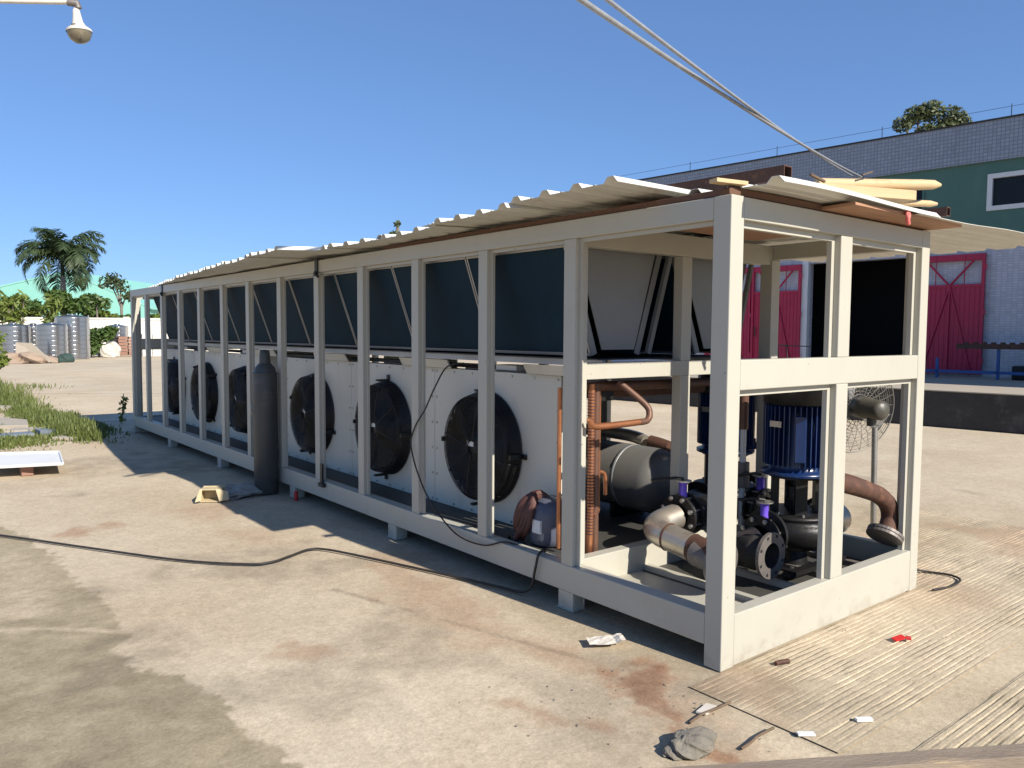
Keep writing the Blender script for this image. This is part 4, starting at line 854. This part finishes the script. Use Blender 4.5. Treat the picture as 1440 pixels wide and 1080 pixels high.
for i, (a, c) in enumerate(wins):
    fr = MB(); t = .11 if i in (0, 1) else .05
    bbox(fr, a, c, FO-.05, FO+.10, wz0, wz0+t); bbox(fr, a, c, FO-.05, FO+.10, wz1-t, wz1); bbox(fr, a, a+t, FO-.05, FO+.10, wz0+t+.0005, wz1-t-.0005); bbox(fr, c-t, c, FO-.05, FO+.10, wz0+t+.0005, wz1-t-.0005)
    if i in (0, 1): bbox(fr, (a+c)/2-.025, (a+c)/2+.025, FO+.02, FO+.06, wz0+t+.0005, wz1-t-.0005)
    w_ = fobj('window', fr, M['white'] if i in (0, 1) else M['green'])
    gl = MB(); bbox(gl, a+t, c-t, FO+.045, FO+.05, wz0+t, wz1-t); fsub('pane', gl, M['glass'], w_)
    if i in (0, 1):
        lv = MB()
        for k in range(6): bbox(lv, a+t, c-t, FO+.10, FO+.105, wz0+t+.1*k+.02, wz0+t+.1*k+.075)
        fsub('blind', lv, M['grey_tile'], w_)
# gateway: dark opening, posts, two red leaves
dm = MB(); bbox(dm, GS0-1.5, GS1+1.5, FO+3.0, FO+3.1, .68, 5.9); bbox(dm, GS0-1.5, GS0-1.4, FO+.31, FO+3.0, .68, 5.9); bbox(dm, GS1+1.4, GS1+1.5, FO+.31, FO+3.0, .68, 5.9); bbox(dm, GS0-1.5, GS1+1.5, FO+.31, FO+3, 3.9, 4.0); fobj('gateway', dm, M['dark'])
jm = MB(); bbox(jm, GS1-.02, GS1+.16, FO-.06, FO+.10, .68, GZ+.1); fobj('gate_jamb', jm, M['white'])
jm = MB(); bbox(jm, GS1+.0, GS1+.12, FO-.075, FO-.061, 2.75, 3.05); fobj('sign_plate', jm, M['white'])
def gate(s0, s1):
    o0, o1 = FO-.13, FO-.07
    fr = MB(); zb, zt, zm = .74, 3.70, 2.93
    for (a, c) in ((s0, s0+.07), (s1-.07, s1)): bbox(fr, a, c, o0-.02, o1+.01, zb, zt)
    for (z0, z1) in ((zb, zb+.07), (zm-.035, zm+.035), (zt-.16, zt)): bbox(fr, s0+.0705, s1-.0705, o0, o1, z0, z1)
    g_ = fobj('gate_leaf', fr, M['red'])
    pn = MB(); bbox(pn, s0+.071, s1-.071, o0+.025, o0+.035, zb+.0705, zm-.036)
    for k in range(1, 14):
        s_ = s0+(s1-s0)*k/14; bbox(pn, s_-.012, s_+.012, o0+.014, o0+.0245, zb+.0705, zm-.036)
    fsub('gate_panel', pn, M['red'], g_)
    br = MB(); mid = (s0+s1)/2
    def bar(a, c, t=.028):
        p, q = bp(a[0], o0+.0, a[1]), bp(c[0], o0, c[1]); br.tube([p, q], t, 6)
    bar((s0+.25, zt-.16), (mid, zm)); bar((s1-.25, zt-.16), (mid, zm)); bar((mid, zm), (s1-.2, zb+.1), .022); bar((mid, zm), (mid, zb), .024); bar((mid, zm), (s0+.25, zb+.1), .018)
    bar((s0+.45, zt), (s0+.45, zm), .012); bar((s1-.45, zt), (s1-.45, zm), .012)
    fsub('brace', br, M['red'], g_)
    hn = MB(); bbox(hn, s1-.16, s1-.13, o0-.045, o0-.021, 1.62, 1.92); fsub('handle', hn, M['rust'], g_)
    for zz in (1.0, 2.2, 3.3): hb_ = MB(); hb_.cyl(bp(s0-.02, o0-.01, zz), bp(s0-.02, o0-.01, zz+.14), .022, 8); fsub('hinge', hb_, M['red'], g_)
gate(2.36, 3.92); gate(7.06, 8.6); gate(8.64, 10.2)
# parapet fence wire
fw = MB()
for s_ in range(-4, 15, 3): fw.cyl(bp(s_, FO+.05, 6.90), bp(s_, FO+.05, 7.22), .010, 6)
for z in (7.18,): fw.tube([bp(s_, FO+.05, z-.02*((s_ % 3) != 0)) for s_ in np.arange(-4, 14.1, 1.5)], .005, 4)
fobj('security_wire', fw, M['black'])
# projecting wing added unseen right of the frame, to throw the gate front into shade
wm = MB(); bbox(wm, -12, -3.8, 2.2, FO-.14, .68, 6.3); fobj('shade_wing', wm, M['green'])
# rack and clutter on the dock
rk = empty('steel_rack', bp(2.0, 4.9, .676), 'blue steel rack with a rusty beam on top, on the dock before the gate', 'rack')
rl = rk.location.copy()
def robj(name, mb, m, par): o = obj(name, mb, m, None); o.parent = par; o.matrix_parent_inverse = Matrix.Translation(-par.location); return o
b = MB()
for s_ in (.2, 1.7, 3.0, 3.4): bbox(b, s_, s_+.06, 4.85, 4.91, .676, 1.38 if s_ < 2.5 else 1.15)
bbox(b, .0, 3.46, 4.85, 4.91, .80, .87); robj('rack_frame', b, M['bluesteel'], rk)
b = MB(); bbox(b, -.2, 2.6, 4.80, 4.96, 1.381, 1.50); robj('top_beam', b, M['rust'], rk)
for k in range(16): pass
b = MB(); 
for k in range(14): bbox(b, -.1+.19*k, -.02+.19*k, 4.82, 4.94, 1.501, 1.54)
robj('beam_teeth', b, M['rust'], rk)
b = MB(); bbox(b, .35, 1.05, 5.0, 5.5, .676, 1.30); tag(obj('crate', b, M['slab'], bevel=.02), 'grey crate on the dock behind the blue rack', 'crate')
b = MB(); bbox(b, 1.15, 1.5, 5.05, 5.4, .676, 1.0); tag(obj('machine_block', b, M['blackm'], bevel=.03), 'dark machine block on the dock beside the grey crate', 'machine')
tb = empty('trolley', bp(6.2, 4.6, .676), 'black trolley with raised handle standing on the dock by the dark gateway', 'trolley')
b = MB(); bbox(b, 5.85, 6.9, 4.4, 4.9, .95, 1.05); robj('deck', b, M['black'], tb)
b = MB(); b.tube([bp(6.9, 4.4, 1.0), bp(6.95, 4.4, 1.4), bp(6.95, 4.9, 1.4), bp(6.9, 4.9, 1.0)], .02, 6); b.tube([bp(6.0, 4.4, 1.38), bp(6.95, 4.4, 1.4)], .015, 6); robj('handle', b, M['black'], tb)
for (s_, o_) in ((5.95, 4.45), (5.95, 4.85), (6.8, 4.45), (6.8, 4.85)): b = MB(); b.cyl(bp(s_, o_-.03, .80), bp(s_, o_+.03, .80), .124, 14); b.box(tuple(bp(s_, o_, .85)-Vector((.02, .02, 0))), tuple(bp(s_, o_, .95)+Vector((.02, .02, -.001)))); robj('wheel', b, M['rubber'], tb)

# ================================================================== AERIAL CABLES, LAMP
anchor = Vector((17.60, 8.6, 5.95))
for i, (p_, lab) in enumerate((((1.126, 2.144, 4.211), 'pale aerial cable, lower of the two running to the factory wall'), ((1.253, 2.042, 4.235), 'pale aerial cable, upper of the two running to the factory wall'))):
    p_ = Vector(p_); an = anchor+Vector((0, .25*i, .06*i)); back = p_+(p_-an)*.10
    pts = []
    for k in range(25):
        t = k/24; q = back.lerp(an, t); q.z -= .10*4*t*(1-t); pts.append(q)
    o = MB().tube(pts, .023 if i == 0 else .018, 8); tag(obj('aerial_cable', o, M['aerial']), lab, 'cable', 'aerial cables over the yard')
hk = MB(); hk.tube([anchor+Vector((.3, 0, .0)), anchor, anchor+Vector((-.15, -.03, -.06))], .05, 8); hk.ring(anchor, (1, .2, 0), [(.06, -.05), (.11, 0), (.06, .05)], 12); fobj('cable_hook', hk, M['steel'])
lp = empty('street_lamp', (-3.6, 11.9, 0), 'old street lamp with bell shaped shade hanging from a pale arm at top left', 'street lamp')
ll = lp.location.copy()
b = MB(); b.tube([(0, 0, 0), (0, 0, 3), (0, 0, 6.1)], .09, 12, rads=[.12, .1, .08]); obj('pole', b, M['lampw'], lp)
e = Vector((-.955, 10.39, 6.24))-ll
b = MB(); b.tube([(0, 0, 6.0), Vector((.8, -.45, 6.28)), Vector((1.83, -.86, 6.285)), e+Vector((-.02, .01, .03))], .032, 10); obj('arm', b, M['lampw'], lp)
b = MB(); b.tube([e+Vector((-.06, .03, .03)), e+Vector((.05, -.02, .02)), e+Vector((.06, -.02, -.04))], .05, 10); obj('arm_joint', b, M['flange'], lp)
ax = Vector((.10, -.04, -1)).normalized(); c0 = e+Vector((.03, -.01, -.04))
b = MB(); b.ring(c0, ax, [(.025, 0), (.045, .03), (.055, .10), (.068, .19), (.10, .25), (.155, .29), (.17, .31), (.168, .33)], 24); obj('shade', b, M['lampw'], lp)
b = MB(); b.ring(c0, ax, [(.162, .315), (.155, .37), (.125, .43), (.07, .47), (.0001, .485)], 24); obj('globe', b, M['lampg'], lp)
b = MB(); b.box(tuple(c0+Vector((-.075, -.12, -.32))), tuple(c0+Vector((-.03, -.08, -.25)))); obj('latch', b, M['black'], lp)

# ================================================================== FAR BACKGROUND
def leafcloud(mb, centers, radii, n, size, seed=0, flat=.5, squash=.8):
    rs = np.random.default_rng(seed); k = 0; tot = sum(r_**2 for r_ in radii)
    for c, r_ in zip(centers, radii):
        m = int(n*r_**2/tot)
        d = rs.normal(size=(m, 3)); d /= np.linalg.norm(d, axis=1)[:, None]; rad = r_*(rs.random(m)**.45)
        p = np.array(c)+d*rad[:, None]*np.array([1, 1, squash])
        nr = d*.6+rs.normal(size=(m, 3))*.7+np.array([0, 0, .5]); nr /= np.linalg.norm(nr, axis=1)[:, None]
        t = np.cross(nr, rs.normal(size=(m, 3))); t /= np.linalg.norm(t, axis=1)[:, None]; bt = np.cross(nr, t)
        sz = size*rs.uniform(.6, 1.4, m)[:, None]
        a, b_, c_, d_ = p-t*sz, p+bt*sz*flat, p+t*sz, p-bt*sz*flat
        o = len(mb.v); V_ = np.stack([a, b_, c_, d_], 1).reshape(-1, 3)
        mb.v += [tuple(v) for v in V_.tolist()]; mb.f += [(o+4*i, o+4*i+1, o+4*i+2, o+4*i+3) for i in range(m)]; mb.sm += [False]*m; mb.mi += [0]*m
def tree(name, base, trunk_h, trunk_r, centers, radii, n, size, lm, label, cat, seed, group=None, limbs=True, lean=(0, 0)):
    t = empty(name, base, label, cat, group); B = Vector(base)
    top = Vector((lean[0], lean[1], trunk_h)); b = MB()
    b.tube(spline([(0, 0, -.05), top*.35+Vector((.05*trunk_h*.1, 0, 0)), top*.7, top], 4), trunk_r, 8, rads=list(np.linspace(trunk_r, trunk_r*.55, 13)))
    if limbs:
        for c in centers:
            c = Vector(c)-B; b.tube(spline([top*.85, (top*.5+c*.5)+Vector((0, 0, -.1*trunk_r)), c], 4), trunk_r*.4, 6, rads=list(np.linspace(trunk_r*.5, trunk_r*.12, 9)))
    obj('trunk', b, M['trunk'], t)
    lb = MB(); leafcloud(lb, [tuple(Vector(c)-B) for c in centers], radii, n, size, seed); obj('crown', lb, lm, t)
    return t
# perimeter wall with coping
WA, WB = Vector((-14, 69.5, 0)), Vector((21, 53.2, 0)); wd = (WB-WA).normalized(); wn = Vector((-wd.y, wd.x, 0))
b = MB(); b.obox((WA+WB)/2+Vector((0, 0, 1.24)), (WB-WA)/2, wn*.12, (0, 0, 1.24)); pw = tag(obj('perimeter_wall', b, M['wallw']), 'long white rendered perimeter wall at the back of the yard', 'wall')
b = MB(); b.obox((WA+WB)/2+Vector((0, 0, 2.54)), (WB-WA)/2, wn*.17, (0, 0, .06)); obj('coping', b, M['wallw'], pw)
b = MB()
for t in np.linspace(.05, .95, 8): q = WA.lerp(WB, t); b.obox(q+Vector((0, 0, 1.34)), wd*.18, wn*.16, (0, 0, 1.34))
obj('wall_pier', b, M['wallw'], pw)
# stainless tanks
def tank(x, y, rad, h, label, lad=True):
    t = empty('water_tank', (x, y, 0), label, 'water tank', 'ribbed stainless tanks by the perimeter wall')
    b = MB(); pr = []; z = .15
    n = max(5, int(h/.27))
    for k in range(n):
        z0 = .12+(h-.12)*k/n; z1 = .12+(h-.12)*(k+1)/n; g = (z1-z0)
        b.ring((0, 0, 0), (0, 0, 1), [(rad, z0), (rad, z0+g*.76)], 48); b.ring((0, 0, 0), (0, 0, 1), [(rad, z0+g*.76), (rad-.03, z0+g*.80), (rad-.03, z0+g*.97), (rad, z1)], 48, False)
    pr = [(rad, h), (rad*.97, h+.02), (rad*.25, h+.11), (.18, h+.12), (.18, h+.16), (.0001, h+.165)]
    b.ring((0, 0, 0), (0, 0, 1), [(rad*.95, 0), (rad*.95, .12)], 48); b.ring((0, 0, 0), (0, 0, 1), pr, 48, False); obj('shell', b, M['tank'], t)
    b = MB()
    b.tube([(rad*.80, -rad*.72-.03, 0), (rad*.80, -rad*.72-.03, h+.1)], .028, 6)
    if lad: obj('support_pole', b, M['alu'], t)
    return t
tank(5.58, 50.6, .92, 2.50, 'tallest ribbed stainless tank, rightmost of the row by the wall', True)
tank(4.15, 48.2, .80, 1.98, 'ribbed stainless tank in front, left of the tallest tank')
tank(2.65, 51.0, .85, 1.95, 'wide ribbed stainless tank at the left end of the row, behind the rubble')
tank(3.85, 52.8, .55, 1.95, 'narrow stainless tank squeezed between the two shorter ones', False)
tank(9.15, 56.0, .70, 2.0, 'lone stainless tank by the green bush near the wall', False)
# rubble, bags, pallets
rock('rubble_heap', (2.75, 45.0, 0), 1.3, 1.0, .55, M['soil'], 'heap of pinkish earth and rubble before the tanks', 'heap', 11, rough=.7)
b = MB(); b.prism([(2.05, 45.2, .05), (3.55, 44.3, .05), (2.75, 44.9, 1.0), (2.10, 45.4, 1.05)], (.05, .12, .02)); tag(obj('concrete_slab', b, M['slab']), 'broken pinkish slab leaning on the rubble heap', 'slab')
rock('dark_bundle', (4.3, 45.4, .1), .45, .4, .35, mat('dark_sack', (.03, .06, .05), .8), 'dark green bundle at the foot of the tanks', 'sack', 8)
for i, (x, y, s_, lab) in enumerate(((8.2, 53.2, 1.0, 'bulging white sack by the wall, next to the brown bricks'), (7.0, 54.5, .55, 'low white sack at the foot of the green bush'))):
    rock('white_sack', (x, y, .4*s_), .48*s_+.1, .42*s_, .62*s_, M['plaster_bag'], lab, 'sack', 20+i, n=18, rough=.45, group='white sacks by the wall')
pk = empty('brick_stack', (9.3, 54.0, 0), 'stack of brown bricks on a pallet beside the white sack', 'brick stack')
b0 = MB().box((-.27, -.12, 0), (.27, .12, .17)).mesh('brick', M['brickw'])
for k in range(6):
    for i in range(2):
        for j in range(3):
            o = obj('brick', b0, None, pk, (-.32+.6*i+random.uniform(-.02, .02), -.3+.3*j, .14+.2*k)); o.rotation_euler = (0, 0, random.uniform(-.05, .05))
obj('pallet', MB().box((-.7, -.55, 0), (.7, .55, .13)), M['oldwood'], pk)
pk = empty('block_stack', (11.3, 54.4, 0), 'stack of pale blocks by the wall, seen through the far bays', 'block stack')
b0 = MB().box((-.3, -.2, 0), (.3, .2, .28)).mesh('block', M['wallw'])
for k in range(5):
    for i in range(3): obj('block', b0, None, pk, (-.7+.65*i, 0, .3*k+.002))
# teal roofed building
TB = empty('teal_shed', (12, 86, 0), 'low shed with pale teal gable roof behind the palm', 'building')
ctr = Vector((13.0, 98.1, 0)); tx = Vector((.81, -.59, 0)); ty = Vector((.59, .81, 0))
def tp(a, b_, z): return ctr+tx*a+ty*b_+Vector((0, 0, z))-Vector((12, 86, 0))
b = MB(); b.prism([tp(-9.5, 0, 0), tp(9, 0, 0), tp(9, 0, 4.3), tp(0, 0, 8.2), tp(-9.5, 0, 5.9)], ty*30); obj('gable_wall', b, M['teal'], TB)
b = MB(); b.prism([tp(-9.8, -.04, 5.85), tp(0, -.04, 8.22), tp(0, -.04, 8.4), tp(-9.8, -.04, 6.05)], ty*31); b.prism([tp(0.001, -.04, 8.22), tp(9.4, -.04, 4.13), tp(9.4, -.04, 4.31), tp(.001, -.04, 8.4)], ty*31); obj('roof', b, M['teal'], TB)
# royal palm
def palm(base, h, label):
    t = empty('palm_tree', base, label, 'palm tree')
    b = MB(); b.tube([(0, 0, 0), (.03, 0, h*.3), (0, 0, h*.62), (0, 0, h*.8)], .22, 12, rads=[.26, .22, .24, .15]); obj('trunk', b, M['palmtrunk'], t)
    b = MB(); b.tube([(0, 0, h*.8), (0, 0, h*.9), (0, 0, h)], .15, 12, rads=[.16, .14, .07]); obj('crownshaft', b, M['leaf_palm'], t)
    rs = random.Random(5)
    for k in range(26):
        a = 2.4*k; el = [1.35, 1.05, .7, .35, .85, .1, 1.2][k % 7]+rs.uniform(-.1, .1); ln = rs.uniform(3.6, 4.4); fb = MB(); pts = []
        dirh = Vector((math.cos(a), math.sin(a), 0)); p_ = Vector((0, 0, h*.97)); an = el
        for i in range(15): pts.append(p_.copy()); p_ = p_+(dirh*math.cos(an)+Vector((0, 0, math.sin(an))))*(ln/14); an -= .09+.06*(1.25-el)+.008*i
        fb.tube(pts, .03, 5, rads=list(np.linspace(.045, .008, 15)))
        sd_ = dirh.cross(Vector((0, 0, 1)))
        for i in range(2, 15):
            for q in range(4):
                tt = pts[i-1].lerp(pts[i], q/4+.1); tg = (pts[i]-pts[i-1]).normalized(); l = 1.0*math.sin(PI*min(1, .18+.8*(i+q/4)/16))+.15
                for s_ in (-1, 1):
                    dv = (sd_*s_*.8+tg*.55+Vector((0, 0, rs.uniform(-.55, .25)))).normalized(); e_ = tt+dv*l+Vector((0, 0, -.28*l)); m_ = tt+dv*l*.55; wv = tg*.055
                    o = len(fb.v); fb.add([tt-wv*.5, tt+wv*.5, m_+wv, e_, m_-wv], [(0, 1, 2, 4), (4, 2, 3)])
        obj('frond', fb, M['leaf_palm'], t)
    return t
palm((8.0, 68.6, 0), 7.5, 'royal palm with a full feathery crown rising over the white wall')
# trees and shrubs beyond the wall
tree('tree', (9.2, 62.5, 0), 3.9, .10, [(8.7, 62.6, 3.5), (9.7, 62.3, 3.7), (9.2, 62.5, 4.0)], [.55, .55, .45], 300, .18, M['leaf_a'], 'slender pale trunked tree just behind the wall below the palm', 'tree', 31)
tree('tree', (15.4, 83.4, 0), 4.6, .2, [(14.4, 84.1, 6.5), (15.3, 83.4, 6.2), (14.8, 83.7, 6.9), (16.0, 83.0, 5.2)], [1.0, 1.0, .8, .8], 480, .2, M['leaf_c'], 'brownish thin crowned tree right of the palm', 'tree', 32)
tree('tree', (2.2, 92, 0), 4.5, .3, [(1.5, 92, 6.2), (3.0, 91, 5.6), (2, 92, 7.2)], [1.9, 1.7, 1.4], 1500, .34, M['leaf_a'], 'dark tree at the left picture edge behind the teal shed end', 'tree', 33)
SH = [(3.0, 70.0, 3.8, 1.2, 'leaf_b', 'bright yellow green shrub at the left end over the wall'), (5.0, 68.6, 4.1, 1.3, 'leaf_b', 'tall yellow green shrub left of the palm trunk'),
      (6.7, 67.4, 4.7, 1.3, 'leaf_a', 'dark shrub right at the palm trunk'), (8.6, 66.4, 4.6, 1.3, 'leaf_a', 'dark green shrub right of the palm trunk, tallest of the row'),
      (10.2, 65.4, 3.2, 1.0, 'leaf_b', 'light green shrub over the wall below the teal roof'), (11.9, 64.4, 3.0, .95, 'leaf_a', 'mid green shrub over the wall near the far end of the unit'),
      (13.6, 63.4, 3.1, 1.0, 'leaf_b', 'light shrub beside the far post of the unit'), (15.6, 62.4, 3.7, 1.4, 'leaf_a', 'dark shrub seen through the far bays')]
for i, (x, y, h, rad, lm, lab) in enumerate(SH):
    cs = []; rr = []
    rs = random.Random(50+i)
    for k in range(7): cs.append((x+rs.uniform(-1, 1)*rad*.8, y+rs.uniform(-.8, .8), h-rad*.55+rs.uniform(-.9, .55)*rad*.6)); rr.append(rad*rs.uniform(.4, .62))
    tree('shrub', (x, y, 0), h*.5, .09, cs, rr, 1500, .20, M[lm], lab, 'shrub', 60+i, group='shrubs behind the perimeter wall')
# papaya-like plants before the wall
def stalk(x, y, h, lab, seed):
    t = empty('leafy_plant', (x, y, 0), lab, 'plant', 'tall leafy plants before the wall'); rs = random.Random(seed); b = MB(); lb = MB()
    for k in range(5):
        tx_ = rs.uniform(-.5, .5); ty_ = rs.uniform(-.3, .3); hh = h*rs.uniform(.65, 1); b.tube([(tx_*.3, ty_*.3, 0), (tx_*.7, ty_*.7, hh*.5), (tx_, ty_, hh)], .035, 6)
        leafcloud(lb, [(tx_, ty_, hh), (tx_*.85, ty_*.85, hh*.78)], [.5, .4], 70, .24, seed+k, .28)
    obj('stem', b, M['trunk'], t); obj('foliage', lb, M['leaf_b'], t)
stalk(3.4, 55.5, 4.3, 'tall leafy plant behind the left tanks', 3); stalk(4.9, 54.8, 4.1, 'tall leafy plant behind the front tank', 9); stalk(2.3, 56.5, 4.2, 'leafy plant at the left picture edge by the tanks', 14)
cs = [(7.2, 53.4, .9), (7.8, 53.2, 1.4), (8.2, 53.5, 1.7), (7.4, 53.6, 1.5), (7.0, 53.0, .5)]
tree('bush', (7.6, 53.9, 0), .9, .06, cs, [.55, .6, .45, .5, .45], 1100, .16, M['leaf_a'], 'round green bush growing at the foot of the white wall', 'bush', 91)
# big tree behind the factory and a treetop over the roof
tb_ = (40.9, 17.2, 0)
tree('tree', tb_, 10.2, .30, [(39.9, 18.1, 13.0), (40.4, 17.7, 13.5), (41.0, 17.2, 13.7), (41.9, 16.5, 13.45), (42.3, 16.2, 13.1), (42.1, 16.2, 12.6), (40.7, 17.4, 12.6), (41.5, 16.8, 12.7), (39.7, 18.2, 12.0), (40.4, 17.6, 11.9), (39.3, 18.5, 11.6), (41.4, 16.9, 11.6)], [.58, .64, .70, .72, .62, .60, .55, .75, .5, .62, .5, .6], 4600, .115, M['leaf_d'], 'tall tree with a broken rounded crown rising behind the factory parapet', 'tree', 95)
tree('tree', (34.5, 62, 0), 11.5, .3, [(34.5, 62, 11.8), (34.3, 62.2, 10.8), (34.9, 61.7, 10.6), (34.5, 62, 9.2), (33.5, 62.6, 8.2), (35.5, 61.4, 8.2)], [.35, .5, .5, 1.2, 1.3, 1.3], 2600, .18, M['leaf_d'], 'small treetop peeking over the corrugated roof edge', 'tree', 97)

# ================================================================== LEFT VERGE: weeds, slabs
def blades(mb, xs, ys, hs, rs, wmul=1.0):
    for x, y, h in zip(xs, ys, hs):
        a = rs.uniform(0, 6.28); l = rs.uniform(.1, .6)*h; w_ = .006*wmul*rs.uniform(.6, 1.5); dx, dy = math.cos(a), math.sin(a); px, py = -dy*w_, dx*w_
        o = len(mb.v); mb.v += [(x-px, y-py, 0), (x+px, y+py, 0), (x+dx*l*.4+px*.8, y+dy*l*.4+py*.8, h*.6), (x+dx*l*.4-px*.8, y+dy*l*.4-py*.8, h*.6), (x+dx*l, y+dy*l, h)]
        mb.f += [(o, o+1, o+2, o+3), (o+3, o+2, o+4)]; mb.sm += [False]*2; mb.mi += [0]*2
rs = np.random.default_rng(21); gm = MB()
def clump(cx, cy, sx, sy, n, h, ang=0, wm=1.0):
    n = int(n*.6)
    a = rs.normal(size=n)*sx; b_ = rs.normal(size=n)*sy; x = cx+a*math.cos(ang)-b_*math.sin(ang); y = cy+a*math.sin(ang)+b_*math.cos(ang)
    d = np.hypot(a/sx, b_/sy); blades(gm, x, y, np.maximum(.02, h*.62*rs.uniform(.3, 1.1, n)*np.exp(-d*d*.2)), rs, wm)
for (cx, cy, sx, sy, n, h, ang) in ((-.92, 11.8, .16, .5, 2600, .44, .2), (-.78, 13.2, .22, .8, 2600, .42, .2), (-.80, 14.9, .22, .9, 1700, .34, .1), (-1.05, 16.6, .2, 1.0, 1300, .34, .0), (-1.9, 11.3, .35, .35, 2000, .20, 0), (-1.6, 11.7, .4, .3, 1200, .16, 0), (-2.3, 12.2, .4, .6, 1500, .28, 0), (-1.0, 19, .3, 1.6, 1800, .5, 0), (-1.3, 22, .5, 2.0, 2200, .8, 0), (-1.5, 26, .6, 2.0, 1600, .9, 0), (.1, 24.5, .5, .7, 400, .25, 0), (-.45, 13.2, .12, .7, 500, .22, .1)):
    clump(cx, cy, sx, sy, n, h, ang, 1.6)
for k in range(24):
    s_ = rs.random(); clump(rs.uniform(-2.2, -.3), rs.uniform(10.9, 18), .08, .08, 120, .22, 0, 1.5)
tag(obj('weeds', gm, M['grass']), kind='stuff')
for i, (x, y, h, rad, lab) in enumerate(((-1.35, 20.5, 1.2, .55, 'green bush at the left edge of the verge, nearest of its row'), (-1.3, 23.5, 1.6, .75, 'leafy bush in the middle of the verge row'), (-1.6, 27, 1.9, .9, 'tall bush at the back of the verge row'))):
    r_ = random.Random(i+4); cs = [(x+r_.uniform(-.6, .6)*rad, y+r_.uniform(-.6, .6)*rad, h*.55+r_.uniform(-.35, .4)*h) for _ in range(6)]
    tree('bush', (x, y, 0), h*.5, .03, cs, [rad*r_.uniform(.4, .6) for _ in cs], 800, .075+.02*i, M['leaf_b'], lab, 'bush', 70+i, group='bushes on the left verge')
wl = MB(); 
for k in range(5): leafcloud(wl, [(.10+.01*k, 13.05, .10+.09*k)], [.07], 14, .05, 80+k, .4)
tw = empty('weed_plant', (0, 0, 0), 'single upright weed at the edge of the shadow', 'plant'); tw.location = (.10, 13.05, 0)
for v in range(len(wl.v)): wl.v[v] = (wl.v[v][0]-.10, wl.v[v][1]-13.05, wl.v[v][2])
obj('foliage', wl, M['leaf_b'], tw); obj('stem', MB().tube([(0, 0, 0), (.02, 0, .3), (.04, 0, .55)], .008, 5), M['trunk'], tw)
b = MB(); b.tube([], .1) if 0 else None
def slabthing(pts, h, m, label, name='broken_slab', cat='slab', z=0.0): return tag(obj(name, MB().prism([(x, y, z) for x, y in pts], (0, 0, h)), m, bevel=.006), label, cat)
slabthing([(-1.7, 14.9), (-1.25, 14.0), (-1.35, 13.0), (-2.2, 13.4)], .09, M['slab'], 'pale broken concrete slab in the weeds, largest one')
slabthing([(-1.55, 12.95), (-1.15, 12.7), (-1.2, 12.35), (-1.75, 12.5)], .07, M['slab'], 'flat pale slab piece before the largest slab')
slabthing([(-1.35, 12.3), (-.95, 12.05), (-1.0, 11.75), (-1.32, 11.95)], .10, M['grey_tile'], 'blue grey tile lying tilted in the weeds', 'grey_tile', 'tile')
slabthing([(-1.95, 12.2), (-1.42, 12.25), (-1.40, 11.9), (-1.90, 11.8)], .07, M['grey_tile'], 'darker grey tile left of the tilted tile', 'grey_tile', 'tile')
slabthing([(-.92, 11.95), (-.62, 11.65), (-.95, 11.1), (-1.25, 11.35)], .05, M['slab'], 'thin pale slab between the grass clumps')
slabthing([(-1.55, 17.6), (-1.15, 17.1), (-1.2, 16.7), (-1.7, 17.0)], .10, M['slab'], 'pale slab further back on the verge')
